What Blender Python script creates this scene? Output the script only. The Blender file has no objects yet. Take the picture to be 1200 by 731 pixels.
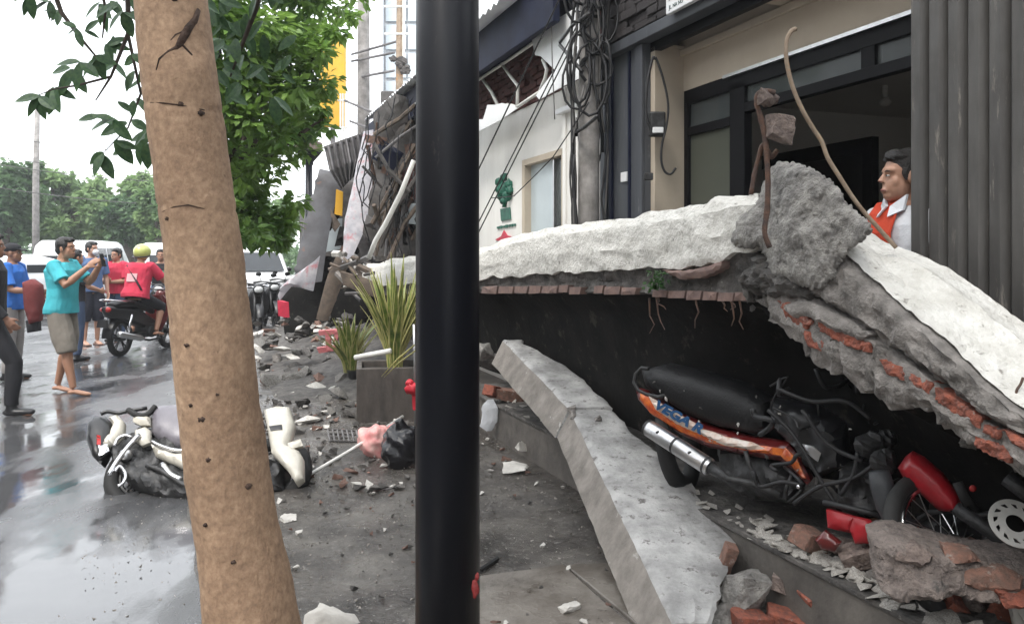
import bpy, bmesh, math, random
from mathutils import Vector as V, Matrix as M, Euler, noise
from mathutils.geometry import delaunay_2d_cdt
SC = bpy.context.scene
COL = SC.collection
# ---------------------------------------------------------------- camera, sky, sun, exposure
F, HZ, CH = 950.0, 300.0, 1.5            # focal length in photo pixels, horizon row, camera height
cam = bpy.data.cameras.new('camera'); camo = bpy.data.objects.new('camera', cam); COL.objects.link(camo)
cam.sensor_width = 36; cam.lens = 36 * F / 1200; cam.shift_y = -(365.5 - HZ) / 1200
cam.clip_start = .05; cam.clip_end = 2000
camo.location = (0, 0, CH); camo.rotation_euler = (math.radians(90), 0, 0)
SC.camera = camo
world = bpy.data.worlds.new('World'); SC.world = world; world.use_nodes = True
wn = world.node_tree; wn.nodes.clear()
sky = wn.nodes.new('ShaderNodeTexSky'); sky.sky_type = 'NISHITA'; sky.sun_disc = False
sky.sun_elevation = math.radians(58); sky.sun_rotation = math.radians(215)
sky.air_density = 1.0; sky.dust_density = 4.0
mixw = wn.nodes.new('ShaderNodeMixRGB'); mixw.inputs[0].default_value = .86
mixw.inputs[2].default_value = (9.6, 9.9, 10.2, 1)      # overcast cloud deck over the blue sky
bg = wn.nodes.new('ShaderNodeBackground'); bg.inputs[1].default_value = .145
wo = wn.nodes.new('ShaderNodeOutputWorld')
wn.links.new(sky.outputs[0], mixw.inputs[1]); wn.links.new(mixw.outputs[0], bg.inputs[0]); wn.links.new(bg.outputs[0], wo.inputs[0])
sl = bpy.data.lights.new('sun', 'SUN'); sl.energy = 1.5; sl.angle = math.radians(18); sl.color = (1, .96, .9)
so = bpy.data.objects.new('sun', sl); COL.objects.link(so)
_el, _az = math.radians(58), math.radians(215)           # azimuth clockwise from +Y
_d = V((math.sin(_az) * math.cos(_el), math.cos(_az) * math.cos(_el), math.sin(_el)))
so.rotation_euler = _d.to_track_quat('Z', 'Y').to_euler()
SC.view_settings.view_transform = 'Standard'; SC.view_settings.look = 'None'
SC.view_settings.exposure = 1.05; SC.view_settings.gamma = 1
# ---------------------------------------------------------------- frames
A = math.radians(20.4); SA, CA = math.sin(A), math.cos(A)
def St(s, t, z=0): return V((t * CA - s * SA, t * SA + s * CA, z))   # street frame: s along, t towards the shops
def Yt(u, t): return t / ((u - 600) / F * CA + SA)
def P(u, v, Y): return V(((u - 600) / F * Y, Y, CH - (v - HZ) / F * Y))
def Pt(u, v, t): return P(u, v, Yt(u, t))
def G(u, v, z=0): return P(u, v, (CH - z) * F / (v - HZ))
def sof(u, t): p = Pt(u, 300, t); return -p.x * SA + p.y * CA
RV = V((CA, SA, 0)); SV = V((-SA, CA, 0))
R = random.Random(7)
def lerp(a, b, f): return a + (b - a) * f
def tab(table):
    def fn(x):
        if x <= table[0][0]: return table[0][1]
        for (a, p), (b, q) in zip(table, table[1:]):
            if x <= b: return p + (q - p) * (x - a) / (b - a)
        return table[-1][1]
    return fn
def nz(p, s=1, oct=3):
    return noise.fractal(V(p) * s, 1.0, 2.0, oct, noise_basis='PERLIN_ORIGINAL')
# ---------------------------------------------------------------- materials
def newmat(name):
    m = bpy.data.materials.new(name); m.use_nodes = True
    n = m.node_tree; b = n.nodes['Principled BSDF']
    return m, n, b
def pm(name, c1, c2=None, scale=6, rough=.6, r2=None, bump=.15, bs=60, metal=0, coat=0, spot=None, spec=.5, lo=.35, hi=.65, bdist=.01, trans=0, zs=1):
    m, n, b = newmat(name); N = n.nodes; L = n.links
    b.inputs['Metallic'].default_value = metal; b.inputs['Roughness'].default_value = rough
    b.inputs['Specular IOR Level'].default_value = spec
    b.inputs['Coat Weight'].default_value = coat; b.inputs['Coat Roughness'].default_value = .08
    c2 = c2 or tuple(x * .72 for x in c1)
    tc = N.new('ShaderNodeTexCoord')
    vec = tc.outputs['Object']
    if zs != 1: mp = N.new('ShaderNodeMapping'); mp.inputs['Scale'].default_value = (1, 1, zs); L.new(vec, mp.inputs[0]); vec = mp.outputs[0]
    t = N.new('ShaderNodeTexNoise'); t.inputs['Scale'].default_value = scale; t.inputs['Detail'].default_value = 8; t.inputs['Roughness'].default_value = .65
    L.new(vec, t.inputs['Vector'])
    r = N.new('ShaderNodeValToRGB'); r.color_ramp.elements[0].position = lo; r.color_ramp.elements[1].position = hi
    r.color_ramp.elements[0].color = (*c2, 1); r.color_ramp.elements[1].color = (*c1, 1)
    L.new(t.outputs[0], r.inputs[0]); out = r.outputs[0]
    if spot:
        sc, ssc, th = spot
        t2 = N.new('ShaderNodeTexNoise'); t2.inputs['Scale'].default_value = ssc; t2.inputs['Detail'].default_value = 6; t2.inputs['Roughness'].default_value = .7
        L.new(vec, t2.inputs['Vector'])
        r2_ = N.new('ShaderNodeValToRGB'); r2_.color_ramp.elements[0].position = th; r2_.color_ramp.elements[1].position = min(th + .09, 1)
        L.new(t2.outputs[0], r2_.inputs[0])
        mx = N.new('ShaderNodeMixRGB'); L.new(r2_.outputs[0], mx.inputs[0]); L.new(out, mx.inputs[1]); mx.inputs[2].default_value = (*sc, 1); out = mx.outputs[0]
    L.new(out, b.inputs['Base Color'])
    if r2 is not None:
        t4 = N.new('ShaderNodeTexNoise'); t4.inputs['Scale'].default_value = scale * .7; t4.inputs['Detail'].default_value = 5
        L.new(tc.outputs['Object'], t4.inputs['Vector'])
        mr = N.new('ShaderNodeMapRange'); mr.inputs[1].default_value = .35; mr.inputs[2].default_value = .65; mr.inputs[3].default_value = rough; mr.inputs[4].default_value = r2
        L.new(t4.outputs[0], mr.inputs[0]); L.new(mr.outputs[0], b.inputs['Roughness'])
    if bump:
        t3 = N.new('ShaderNodeTexNoise'); t3.inputs['Scale'].default_value = bs; t3.inputs['Detail'].default_value = 6; t3.inputs['Roughness'].default_value = .6
        L.new(tc.outputs['Object'], t3.inputs['Vector'])
        bp = N.new('ShaderNodeBump'); bp.inputs['Strength'].default_value = bump; bp.inputs['Distance'].default_value = bdist
        L.new(t3.outputs[0], bp.inputs['Height']); L.new(bp.outputs[0], b.inputs['Normal'])
    if trans:
        tr = N.new('ShaderNodeBsdfTranslucent'); mxs = N.new('ShaderNodeMixShader'); mxs.inputs[0].default_value = trans
        L.new(out, tr.inputs[0]); L.new(b.outputs[0], mxs.inputs[1]); L.new(tr.outputs[0], mxs.inputs[2])
        L.new(mxs.outputs[0], N['Material Output'].inputs['Surface'])
    return m
def glass(name, col, rough=.05, alpha=.5):
    m, n, b = newmat(name)
    b.inputs['Base Color'].default_value = (*col, 1); b.inputs['Roughness'].default_value = rough
    b.inputs['Transmission Weight'].default_value = alpha; b.inputs['IOR'].default_value = 1.2
    return m
X = {}
X['white_paint'] = pm('weathered white paint', (.80, .79, .75), (.60, .585, .54), 9, .78, bump=.8, bs=34, spot=((.27, .25, .22), 17, .585), bdist=.02)
X['white_paint2'] = pm('rough pale render', (.82, .80, .75), (.64, .62, .57), 16, .85, bump=.9, bs=38, spot=((.27, .25, .22), 20, .60), bdist=.02)
X['concrete'] = pm('broken concrete', (.45, .43, .40), (.20, .19, .18), 16, .9, bump=1, bs=60, spot=((.075, .07, .066), 21, .59), bdist=.03)
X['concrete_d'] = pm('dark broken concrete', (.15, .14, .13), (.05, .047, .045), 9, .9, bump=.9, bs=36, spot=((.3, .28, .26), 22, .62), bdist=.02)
X['mortar'] = pm('grey mortar', (.33, .305, .285), (.14, .13, .12), 12, .9, bump=.9, bs=50, bdist=.02, spot=((.07, .065, .06), 10, .6))
X['brick'] = pm('red brick', (.38, .115, .07), (.17, .07, .055), 38, .88, bump=1, bs=110, spot=((.33, .29, .26), 26, .60))
X['brick_old'] = pm('dusty brick', (.29, .15, .11), (.15, .10, .08), 34, .9, bump=1, bs=100, spot=((.36, .32, .29), 22, .57))
X['soffit'] = pm('dirty soffit and shade fill', (.022, .021, .02), (.012, .012, .012), 4, .9, bump=.5, bs=20, spec=.08, spot=((.06, .054, .047), 7, .58))  # dirty canopy underside; also the painted shade in the collapsed shop
X['tile_edge'] = pm('terracotta edge', (.26, .17, .14), (.16, .11, .10), 16, .85, bump=.5, bs=50)
X['rust'] = pm('rusty steel', (.16, .085, .055), (.07, .05, .045), 24, .8, bump=.6, bs=120)
X['rust_pale'] = pm('pale rusted wire', (.38, .30, .22), (.24, .17, .12), 18, .7, bump=.3, bs=120, spot=((.45, .2, .05), 9, .6))
X['black_paint'] = pm('glossy black paint', (.005, .006, .010), (.003, .0035, .006), 3, .28, r2=.5, bump=.2, bs=12, spec=.25, bdist=.004, spot=((.04, .038, .037), 30, .63), zs=.3)
X['navy_steel'] = pm('navy steel', (.014, .018, .04), (.008, .01, .024), 4, .65, bump=.1, spec=.15)
X['col_grey'] = pm('blue grey paint', (.08, .086, .098), (.055, .06, .07), 4, .6, bump=.15, bs=25, spot=((.17, .175, .185), 20, .64), zs=.2)
X['shutter'] = pm('grey steel slat', (.105, .10, .094), (.05, .047, .045), 9, .5, r2=.75, bump=.25, bs=14, spot=((.21, .19, .165), 16, .60), lo=.3, hi=.7, zs=.16)
X['black_alu'] = pm('black aluminium', (.009, .009, .011), None, 4, .5, bump=.08, spec=.12)
X['cream'] = pm('cream wall', (.52, .45, .36), (.46, .39, .31), 2.5, .8, bump=.1, bs=40)
X['white_wall'] = pm('white wall', (.80, .79, .76), (.72, .70, .67), 3, .75, bump=.15, bs=40, spot=((.52, .49, .45), 9, .64), zs=.25)
X['white_sheet'] = pm('white cladding sheet', (.82, .83, .84), (.74, .75, .76), 2, .5, bump=.05, spot=((.5, .5, .5), 8, .7))
X['stone_dark'] = pm('dark ledge stone', (.075, .066, .066), (.03, .027, .03), 14, .8, bump=.8, bs=50, bdist=.02)
X['redstone'] = pm('maroon brick', (.16, .06, .055), (.06, .03, .03), 16, .9, bump=.7, bs=50)
X['room'] = pm('dim room paint', (.62, .60, .56), (.56, .54, .5), 1, .8, bump=0)
X['glass_dark'] = glass('tinted glass', (.18, .2, .2), .06, .6)
X['glass_pane'] = glass('grey green glass', (.16, .17, .14), .16, .45)
X['rubber'] = pm('rubber', (.018, .018, .018), None, 8, .75, bump=.3)
X['black_plastic'] = pm('black plastic', (.014, .014, .016), (.009, .009, .01), 6, .38, bump=.15, bs=40)
X['seat_black'] = pm('black vinyl', (.010, .010, .011), None, 9, .5, bump=.3, bs=90, spec=.3, spot=((.10, .095, .085), 14, .66))
X['seat_grey'] = pm('wet grey vinyl', (.19, .18, .20), (.14, .13, .15), 5, .35, bump=.15, bs=90)
X['chrome'] = pm('chrome', (.75, .75, .77), (.6, .6, .62), 8, .16, bump=.05, metal=1)
X['alu'] = pm('brushed aluminium', (.62, .62, .63), (.5, .5, .5), 10, .32, bump=.15, bs=60, metal=1)
X['engine'] = pm('engine casting', (.07, .07, .072), (.03, .03, .03), 20, .5, bump=.5, bs=50, metal=.5)
X['red_gloss'] = pm('red fairing', (.42, .01, .02), (.26, .01, .015), 9, .3, r2=.6, bump=.15, bs=30, coat=.2, spot=((.20, .15, .14), 18, .66))
X['orange_gloss'] = pm('orange decal', (.75, .20, .03), (.38, .03, .012), 22, .3, bump=.05, coat=.3)
X['decal_white'] = pm('pale decal', (.78, .72, .66), (.6, .4, .3), 18, .35, bump=.05)
X['decal_blue'] = pm('blue decal', (.02, .09, .22), None, 18, .35, bump=.0, spot=((.3, .2, .15), 40, .64))
X['dark_red'] = pm('dark red fairing', (.13, .012, .012), None, 9, .3, bump=.05, coat=.3)
X['white_gloss'] = pm('ivory fairing', (.62, .59, .51), (.46, .43, .37), 7, .3, bump=.15, bs=20, coat=.3, spot=((.12, .11, .10), 14, .66))
X['lamp_red'] = pm('red lens', (.5, .03, .03), None, 4, .2, bump=0)
X['lamp_clear'] = pm('clear lens', (.7, .72, .72), None, 4, .12, bump=0)
X['wood'] = pm('weathered timber', (.17, .13, .10), (.08, .065, .055), 9, .85, bump=.6, bs=40)
X['zinc'] = pm('weathered zinc', (.20, .19, .19), (.09, .085, .085), 6, .55, bump=.3, bs=20, metal=.25, spot=((.18, .09, .05), 5, .64))
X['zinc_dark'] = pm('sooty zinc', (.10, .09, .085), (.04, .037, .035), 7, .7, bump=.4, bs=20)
X['grey_metal'] = pm('grey bent sheet', (.085, .085, .095), (.045, .042, .045), 3, .55, bump=.2, bs=15, spot=((.16, .07, .04), 3.4, .6))
X['pvc'] = pm('white pipe', (.78, .77, .74), (.65, .64, .6), 8, .4, bump=.05)
X['soil'] = pm('dark soil', (.05, .042, .035), (.025, .022, .02), 14, .95, bump=.8, bs=50)
X['planter'] = pm('stained planter', (.10, .085, .075), (.04, .034, .03), 7, .75, r2=.4, bump=.3, bs=30, zs=.3)
X['leaf_a'] = pm('leaf green', (.062, .135, .035), (.028, .075, .024), 3.5, .42, bump=0, trans=.35)
X['leaf_b'] = pm('leaf bright', (.24, .38, .075), (.065, .15, .035), 2.2, .45, bump=0, trans=.4)
X['leaf_far'] = pm('leaf far', (.30, .42, .16), (.12, .21, .09), .35, .6, bump=0, trans=.35, lo=.3, hi=.7)  # far leaves made paler, haze painted into the colour
X['leaf_far2'] = pm('leaf far dark', (.17, .27, .11), (.07, .14, .07), .35, .6, bump=0, trans=.3, lo=.3, hi=.7)
X['leaf_big'] = pm('broad leaf', (.085, .17, .06), (.035, .09, .045), 6, .4, bump=.1, trans=.3)
X['sword'] = pm('sword leaf', (.30, .36, .08), (.10, .17, .04), 14, .45, bump=.1, trans=.2)
X['sword_edge'] = pm('pale leaf edge', (.62, .58, .26), (.45, .43, .16), 14, .5, bump=.05, trans=.2)
X['skin'] = pm('tan skin', (.40, .215, .14), (.35, .18, .115), 9, .5, bump=.08, bs=120)
X['skin2'] = pm('brown skin', (.30, .155, .10), (.25, .125, .08), 9, .5, bump=.08, bs=120)
X['skin3'] = pm('light brown skin', (.47, .27, .19), (.42, .23, .155), 9, .48, bump=.08, bs=120)
X['hair'] = pm('black hair', (.018, .015, .014), (.009, .008, .008), 40, .5, bump=.7, bs=160)
X['lips'] = pm('lips', (.26, .10, .085), None, 20, .45, bump=0)
X['eye_white'] = pm('eye white', (.7, .68, .65), None, 4, .2, bump=0)
X['eye_dark'] = pm('iris', (.02, .012, .01), None, 4, .15, bump=0)
def cloth(name, c): return pm(name, c, tuple(x * .8 for x in c), 5, .85, bump=.5, bs=14, bdist=.02)
X['turq'] = cloth('turquoise cotton', (.07, .50, .58)); X['khaki'] = cloth('khaki grey cotton', (.23, .205, .175))
X['black_cloth'] = cloth('black cloth', (.014, .014, .018)); X['navy_cloth'] = cloth('navy cloth', (.016, .018, .03))
X['blue_cloth'] = cloth('royal blue cotton', (.03, .16, .55)); X['slate_cloth'] = cloth('slate blue cotton', (.10, .17, .33))
X['red_cloth'] = cloth('crimson cotton', (.55, .03, .07)); X['red_vest'] = cloth('orange red vest', (.62, .06, .02))
X['white_cloth'] = cloth('white cotton', (.74, .76, .80)); X['pale_print'] = cloth('pale print', (.68, .40, .42))
X['green_print'] = cloth('green print', (.05, .25, .12)); X['grey_cloth'] = cloth('grey trousers', (.30, .28, .27)); X['jeans'] = cloth('jeans', (.06, .09, .16))
X['maroon'] = cloth('maroon canvas', (.16, .03, .03))
X['helmet'] = pm('lime helmet', (.56, .60, .18), None, 4, .25, bump=0, coat=.4)
X['plastic_bag'] = pm('black bag', (.012, .012, .015), None, 9, .25, bump=.6, bs=30)
X['pink'] = pm('pink plastic', (.62, .20, .20), (.5, .14, .15), 6, .5, bump=.3, bs=30)
X['pink_bag'] = pm('pink bag', (.68, .22, .22), (.75, .5, .45), 9, .35, bump=.5, bs=30)
X['smear'] = pm('dull red paint', (.22, .02, .02), None, 9, .6, bump=.3)
X['red_ribbon'] = pm('red ribbon', (.62, .02, .04), None, 9, .5, bump=.3)
X['yellow'] = pm('yellow sign', (.75, .42, .03), (.65, .34, .03), 3, .4, bump=0)
X['car_white'] = pm('white car paint', (.74, .75, .76), (.70, .71, .72), 2, .22, bump=0, coat=.4)
X['car_glass'] = pm('car glass', (.03, .035, .04), None, 2, .08, bump=0)
X['cable'] = pm('cable sheath', (.02, .02, .022), None, 6, .55, bump=.1)
X['cable_grey'] = pm('grey cable', (.12, .115, .11), None, 6, .6, bump=.1)
X['pole_con'] = pm('pole concrete', (.34, .32, .305), (.17, .16, .15), 6, .9, bump=.5, bs=30)
X['chip'] = pm('plaster chip', (.62, .60, .56), (.42, .40, .37), 9, .85, bump=.5, bs=40)
X['green'] = pm('green plastic', (.02, .14, .09), (.01, .07, .05), 30, .5, bump=.3)
X['far_white'] = pm('pale tower render', (.80, .81, .82), (.74, .75, .77), .3, .7, bump=0)
X['far_glass'] = pm('tower glass', (.52, .57, .60), (.46, .52, .55), .6, .15, bump=0)
X['bannerw'] = pm('torn banner', (.52, .50, .52), (.30, .30, .34), 6, .6, bump=.3, bs=12, spot=((.45, .20, .22), 5, .54))
# ---------------------------------------------------------------- mesh builder
def tri_ok(f): return len(set(f)) == len(f)
def rootloc(o):
    l = V((0, 0, 0))
    while o: l += o.location; o = o.parent
    return l
def CR(pts, k=5):
    p = [V(q) for q in pts]; p = [p[0] * 2 - p[1]] + p + [p[-1] * 2 - p[-2]]; out = []
    for i in range(1, len(p) - 2):
        a, b, c, d = p[i - 1], p[i], p[i + 1], p[i + 2]
        for j in range(k):
            t = j / k; out.append(.5 * (2 * b + (c - a) * t + (2 * a - 5 * b + 4 * c - d) * t * t + (3 * b - a - 3 * c + d) * t ** 3))
    return out + [p[-2]]
class MB:
    def __init__(s): s.v = []; s.f = []
    def add(s, vs, fs):
        o = len(s.v); s.v += [V(p) for p in vs]; s.f += [tuple(i + o for i in f) for f in fs]; return s
    def box(s, c, d, rot=None, top=(1, 1)):
        hx, hy, hz = d[0] / 2, d[1] / 2, d[2] / 2
        pts = [V((x * (top[0] if z > 0 else 1), y * (top[1] if z > 0 else 1), z)) for x, y, z in ((-hx, -hy, -hz), (hx, -hy, -hz), (hx, hy, -hz), (-hx, hy, -hz), (-hx, -hy, hz), (hx, -hy, hz), (hx, hy, hz), (-hx, hy, hz))]
        if rot is not None:
            m = rot if isinstance(rot, M) else Euler(rot).to_matrix()
            pts = [m @ p for p in pts]
        c = V(c); return s.add([p + c for p in pts], [(0, 3, 2, 1), (4, 5, 6, 7), (0, 1, 5, 4), (1, 2, 6, 5), (2, 3, 7, 6), (3, 0, 4, 7)])
    def sbox(s, s0, s1, t0, t1, z0, z1):          # box in the street frame
        return s.add([St(a, b, c) for a, b, c in ((s0, t0, z0), (s1, t0, z0), (s1, t1, z0), (s0, t1, z0), (s0, t0, z1), (s1, t0, z1), (s1, t1, z1), (s0, t1, z1))],
                     [(0, 1, 2, 3), (4, 7, 6, 5), (0, 4, 5, 1), (1, 5, 6, 2), (2, 6, 7, 3), (3, 7, 4, 0)])
    def loft(s, secs, cap=True, closed=False):    # list of equal-length point rings
        n = len(secs[0]); vs = [p for r in secs for p in r]; fs = []
        k = len(secs)
        for i in range(k if closed else k - 1):
            a, b = i * n, ((i + 1) % k) * n
            for j in range(n): fs.append((a + j, a + (j + 1) % n, b + (j + 1) % n, b + j))
        if cap and not closed:
            fs.append(tuple(range(n))[::-1]); fs.append(tuple(range((k - 1) * n, k * n)))
        return s.add(vs, fs)
    def tube(s, pts, r, n=8, flat=1.0, up=None, cap=True):
        pts = [V(p) for p in pts]; k = len(pts)
        rs = list(r) if isinstance(r, (list, tuple)) else [r] * k
        secs = []; prev = V(up) if up else None
        for i in range(k):
            d = (pts[min(i + 1, k - 1)] - pts[max(i - 1, 0)])
            if d.length < 1e-9: d = V((0, 0, 1))
            d.normalize()
            if prev is None: prev = V((0, 0, 1)) if abs(d.z) < .9 else V((1, 0, 0))
            a = prev - d * prev.dot(d)
            if a.length < 1e-6: a = d.orthogonal()
            a.normalize(); b = d.cross(a); prev = a
            secs.append([pts[i] + (a * math.cos(q) * flat + b * math.sin(q)) * rs[i] for q in [2 * math.pi * j / n for j in range(n)]])
        return s.loft(secs, cap)
    def ball(s, c, r, rot=None, nu=12, nv=8, amp=0, seed=0):
        if not isinstance(r, (tuple, list)): r = (r, r, r)
        m = rot if isinstance(rot, M) else (Euler(rot).to_matrix() if rot else M.Identity(3)); c = V(c)
        def pt(x, y, z):
            d = V((x, y, z)); k = 1 + (amp * nz(d * 1.7 + V((seed, seed * .7, 0))) if amp else 0)
            return c + m @ V((x * r[0] * k, y * r[1] * k, z * r[2] * k))
        vs = [pt(0, 0, 1)]
        for i in range(1, nv):
            th = math.pi * i / nv
            for j in range(nu):
                ph = 2 * math.pi * j / nu; vs.append(pt(math.sin(th) * math.cos(ph), math.sin(th) * math.sin(ph), math.cos(th)))
        vs.append(pt(0, 0, -1)); fs = []
        for j in range(nu):
            fs.append((0, 1 + j, 1 + (j + 1) % nu)); l = 1 + (nv - 2) * nu; fs.append((len(vs) - 1, l + (j + 1) % nu, l + j))
        for i in range(nv - 2):
            a, b = 1 + i * nu, 1 + (i + 1) * nu
            for j in range(nu): fs.append((a + j, b + j, b + (j + 1) % nu, a + (j + 1) % nu))
        return s.add(vs, fs)
    def prism(s, poly, d):                         # closed 3-D polygon swept by vector d
        n = len(poly); d = V(d); return s.loft([[V(p) for p in poly], [V(p) + d for p in poly]])
    def torus(s, c, axis, R_, r, n=28, m=8, rz=None):
        ax = V(axis).normalized(); a = ax.orthogonal().normalized(); b = ax.cross(a); c = V(c); rz = rz or r
        secs = []
        for i in range(n):
            q = 2 * math.pi * i / n; d = a * math.cos(q) + b * math.sin(q)
            secs.append([c + d * (R_ + r * math.cos(p)) + ax * rz * math.sin(p) for p in [2 * math.pi * j / m for j in range(m)]])
        return s.loft(secs, closed=True)
    def cyl(s, c, axis, r, h, n=16, r2=None):
        ax = V(axis).normalized(); c = V(c); return s.tube([c - ax * h / 2, c + ax * h / 2], [r, r if r2 is None else r2], n)
    def mesh(s, name):
        me = bpy.data.meshes.new(name); me.from_pydata(s.v, [], [f for f in s.f if tri_ok(f)]); me.update()
        bm = bmesh.new(); bm.from_mesh(me); bmesh.ops.recalc_face_normals(bm, faces=bm.faces); bm.to_mesh(me); bm.free(); return me
    def build(s, name, mt, parent=None, smooth=False, world=False, bevel=0, angle=None, origin=True, remesh=0, sm=2, sub=0):
        mt = X[mt] if isinstance(mt, str) else mt
        loc = V((0, 0, 0))
        if parent is None and origin:
            xs = [p.x for p in s.v]; ys = [p.y for p in s.v]; loc = V(((min(xs) + max(xs)) / 2, (min(ys) + max(ys)) / 2, min(p.z for p in s.v)))
        if parent is not None and world: off = rootloc(parent)
        else: off = loc
        s.v = [p - off for p in s.v]
        me = s.mesh(name)
        o = bpy.data.objects.new(name, me); COL.objects.link(o); o.location = loc if parent is None else (0, 0, 0)
        if parent is not None: o.parent = parent
        if bevel:
            b = o.modifiers.new('bevel', 'BEVEL'); b.width = bevel; b.segments = 2; b.limit_method = 'ANGLE'; b.angle_limit = .6
        if sub:
            b = o.modifiers.new('sub', 'SUBSURF'); b.levels = b.render_levels = sub
        if remesh:
            b = o.modifiers.new('remesh', 'REMESH'); b.mode = 'VOXEL'; b.voxel_size = remesh
            if sm: c = o.modifiers.new('smooth', 'SMOOTH'); c.iterations = sm; c.factor = .5
        if bevel or remesh or sub:
            dg = bpy.context.evaluated_depsgraph_get(); ev = o.evaluated_get(dg)
            me2 = bpy.data.meshes.new_from_object(ev); o.modifiers.clear(); o.data = me2; bpy.data.meshes.remove(me); me2.name = name; me = me2
        me.materials.clear(); me.materials.append(mt)
        if smooth: me.polygons.foreach_set('use_smooth', [True] * len(me.polygons))
        if angle: me.polygons.foreach_set('use_smooth', [True] * len(me.polygons)); me.set_sharp_from_angle(angle=math.radians(angle))
        return o
def tag(o, label=None, cat=None, group=None, kind=None):
    if label: o['label'] = label
    if cat: o['category'] = cat
    if group: o['group'] = group
    if kind: o['kind'] = kind
    return o
def thing(name, label, cat, loc=(0, 0, 0), rot=(0, 0, 0), group=None):
    o = bpy.data.objects.new(name, None); COL.objects.link(o); o.location = loc; o.rotation_euler = rot; o.empty_display_size = .1
    return tag(o, label, cat, group)
def dup(o, parent=None, **kw):
    c = o.copy(); COL.objects.link(c)
    if parent is not None: c.parent = parent
    for ch in list(o.children): dup(ch, c)
    return c
def inst(me, name, parent=None, loc=(0, 0, 0), rot=(0, 0, 0), sc=(1, 1, 1)):
    o = bpy.data.objects.new(name, me); COL.objects.link(o); o.location = loc; o.rotation_euler = rot; o.scale = sc
    if parent is not None: o.parent = parent
    return o
def relief(poly, depth, thick=.1, bulge=.02, amp=.01, ns=8, step=6, back=None, edge=12, seed=0, jag=0, facet=0):
    """solid with the outline poly (photo pixels) lying at depth(u,v); its front is bulged and rough, its back thick metres behind"""
    pts = []
    n = len(poly); rr = random.Random(seed)
    for i in range(n):
        a, b = poly[i], poly[(i + 1) % n]; d = math.hypot(b[0] - a[0], b[1] - a[1]); k = max(1, int(d / step))
        nx, ny = -(b[1] - a[1]) / (d + 1e-9), (b[0] - a[0]) / (d + 1e-9)
        for j in range(k):
            f = j / k; q = rr.uniform(-jag, jag) if j else 0
            pts.append((a[0] + (b[0] - a[0]) * f + nx * q, a[1] + (b[1] - a[1]) * f + ny * q))
    nb = len(pts); us = [p[0] for p in pts]; vs = [p[1] for p in pts]
    def inside(x, y):
        c = False
        for i in range(nb):
            (x1, y1), (x2, y2) = pts[i], pts[i - 1]
            if (y1 > y) != (y2 > y) and x < (x2 - x1) * (y - y1) / (y2 - y1) + x1: c = not c
        return c
    def ed(x, y):
        m = 1e9
        for i in range(nb):
            (x1, y1), (x2, y2) = pts[i], pts[i - 1]; dx, dy = x2 - x1, y2 - y1; L = dx * dx + dy * dy
            t = 0 if L == 0 else max(0, min(1, ((x - x1) * dx + (y - y1) * dy) / L)); m = min(m, math.hypot(x - x1 - t * dx, y - y1 - t * dy))
        return m
    x = min(us) + step * .5; inn = []
    while x < max(us):
        y = min(vs) + step * .5
        while y < max(vs):
            xx, yy = x + rr.uniform(-.25, .25) * step, y + rr.uniform(-.25, .25) * step
            if inside(xx, yy) and ed(xx, yy) > step * .45: inn.append((xx, yy))
            y += step
        x += step
    allp = [V(p) for p in pts + inn]
    vo, eo, fo, ov, oe, of = delaunay_2d_cdt(allp, [(i, (i + 1) % nb) for i in range(nb)], [], 1, 1e-4)
    back = V(back) if back is not None else RV; back = back.normalized()
    mb = MB(); fr = []; bk = []
    for i, p in enumerate(vo):
        w = P(p.x, p.y, depth(p.x, p.y)); e = min(1, ed(p.x, p.y) / edge); k = math.sqrt(max(0, 1 - (1 - e) ** 2))
        q = bulge * k + amp * nz(w + V((seed, 0, 0)), ns, 4) * (.3 + .7 * k)
        if facet:
            d1 = noise.voronoi(w * 9 + V((seed, 0, 0)))[0]; d2 = noise.voronoi(w * 24 + V((seed, 3, 0)))[0]
            q += facet * ((d1[1] - d1[0]) - .35) + facet * .42 * ((d2[1] - d2[0]) - .3) + facet * .35 * nz(w, 60, 2)
        fr.append(w - back * q)
        bk.append(w + back * thick * (.55 + .45 * k))
    m = len(vo); fs = [tuple(f) for f in fo] + [tuple(i + m for i in f[::-1]) for f in fo]
    cnt = {}
    for f in fo:
        for i in range(len(f)):
            a, b = f[i], f[(i + 1) % len(f)]; cnt[(a, b)] = 1
    for (a, b) in cnt:
        if (b, a) not in cnt: fs.append((b, a, a + m, b + m))
    mb.add(fr + bk, fs); return mb
def rock(seed, d=(1, 1, 1), n=12, rough=.06, sub=2):
    """angular broken lump: a convex hull, subdivided and roughened"""
    rr = random.Random(seed); bm = bmesh.new()
    for _ in range(n):
        p = V((rr.uniform(-1, 1), rr.uniform(-1, 1), rr.uniform(-1, 1)))
        m = max(abs(p.x), abs(p.y), abs(p.z)); p /= m if rr.random() < .75 else 1
        bm.verts.new((p.x * d[0] / 2, p.y * d[1] / 2, p.z * d[2] / 2))
    r = bmesh.ops.convex_hull(bm, input=bm.verts)
    bmesh.ops.delete(bm, geom=[g for g in set(r['geom_interior']) | set(r['geom_unused']) if isinstance(g, bmesh.types.BMVert)], context='VERTS')
    for _ in range(sub): bmesh.ops.subdivide_edges(bm, edges=bm.edges, cuts=1, use_grid_fill=True)
    bmesh.ops.triangulate(bm, faces=bm.faces)
    s = sum(d) / 3
    for v in bm.verts: v.co += v.co.normalized() * s * rough * nz(v.co / s * 2.3 + V((seed, 0, 0)), 1.6, 3)
    me = bpy.data.meshes.new('lump'); bm.to_mesh(me); bm.free(); return me
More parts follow.
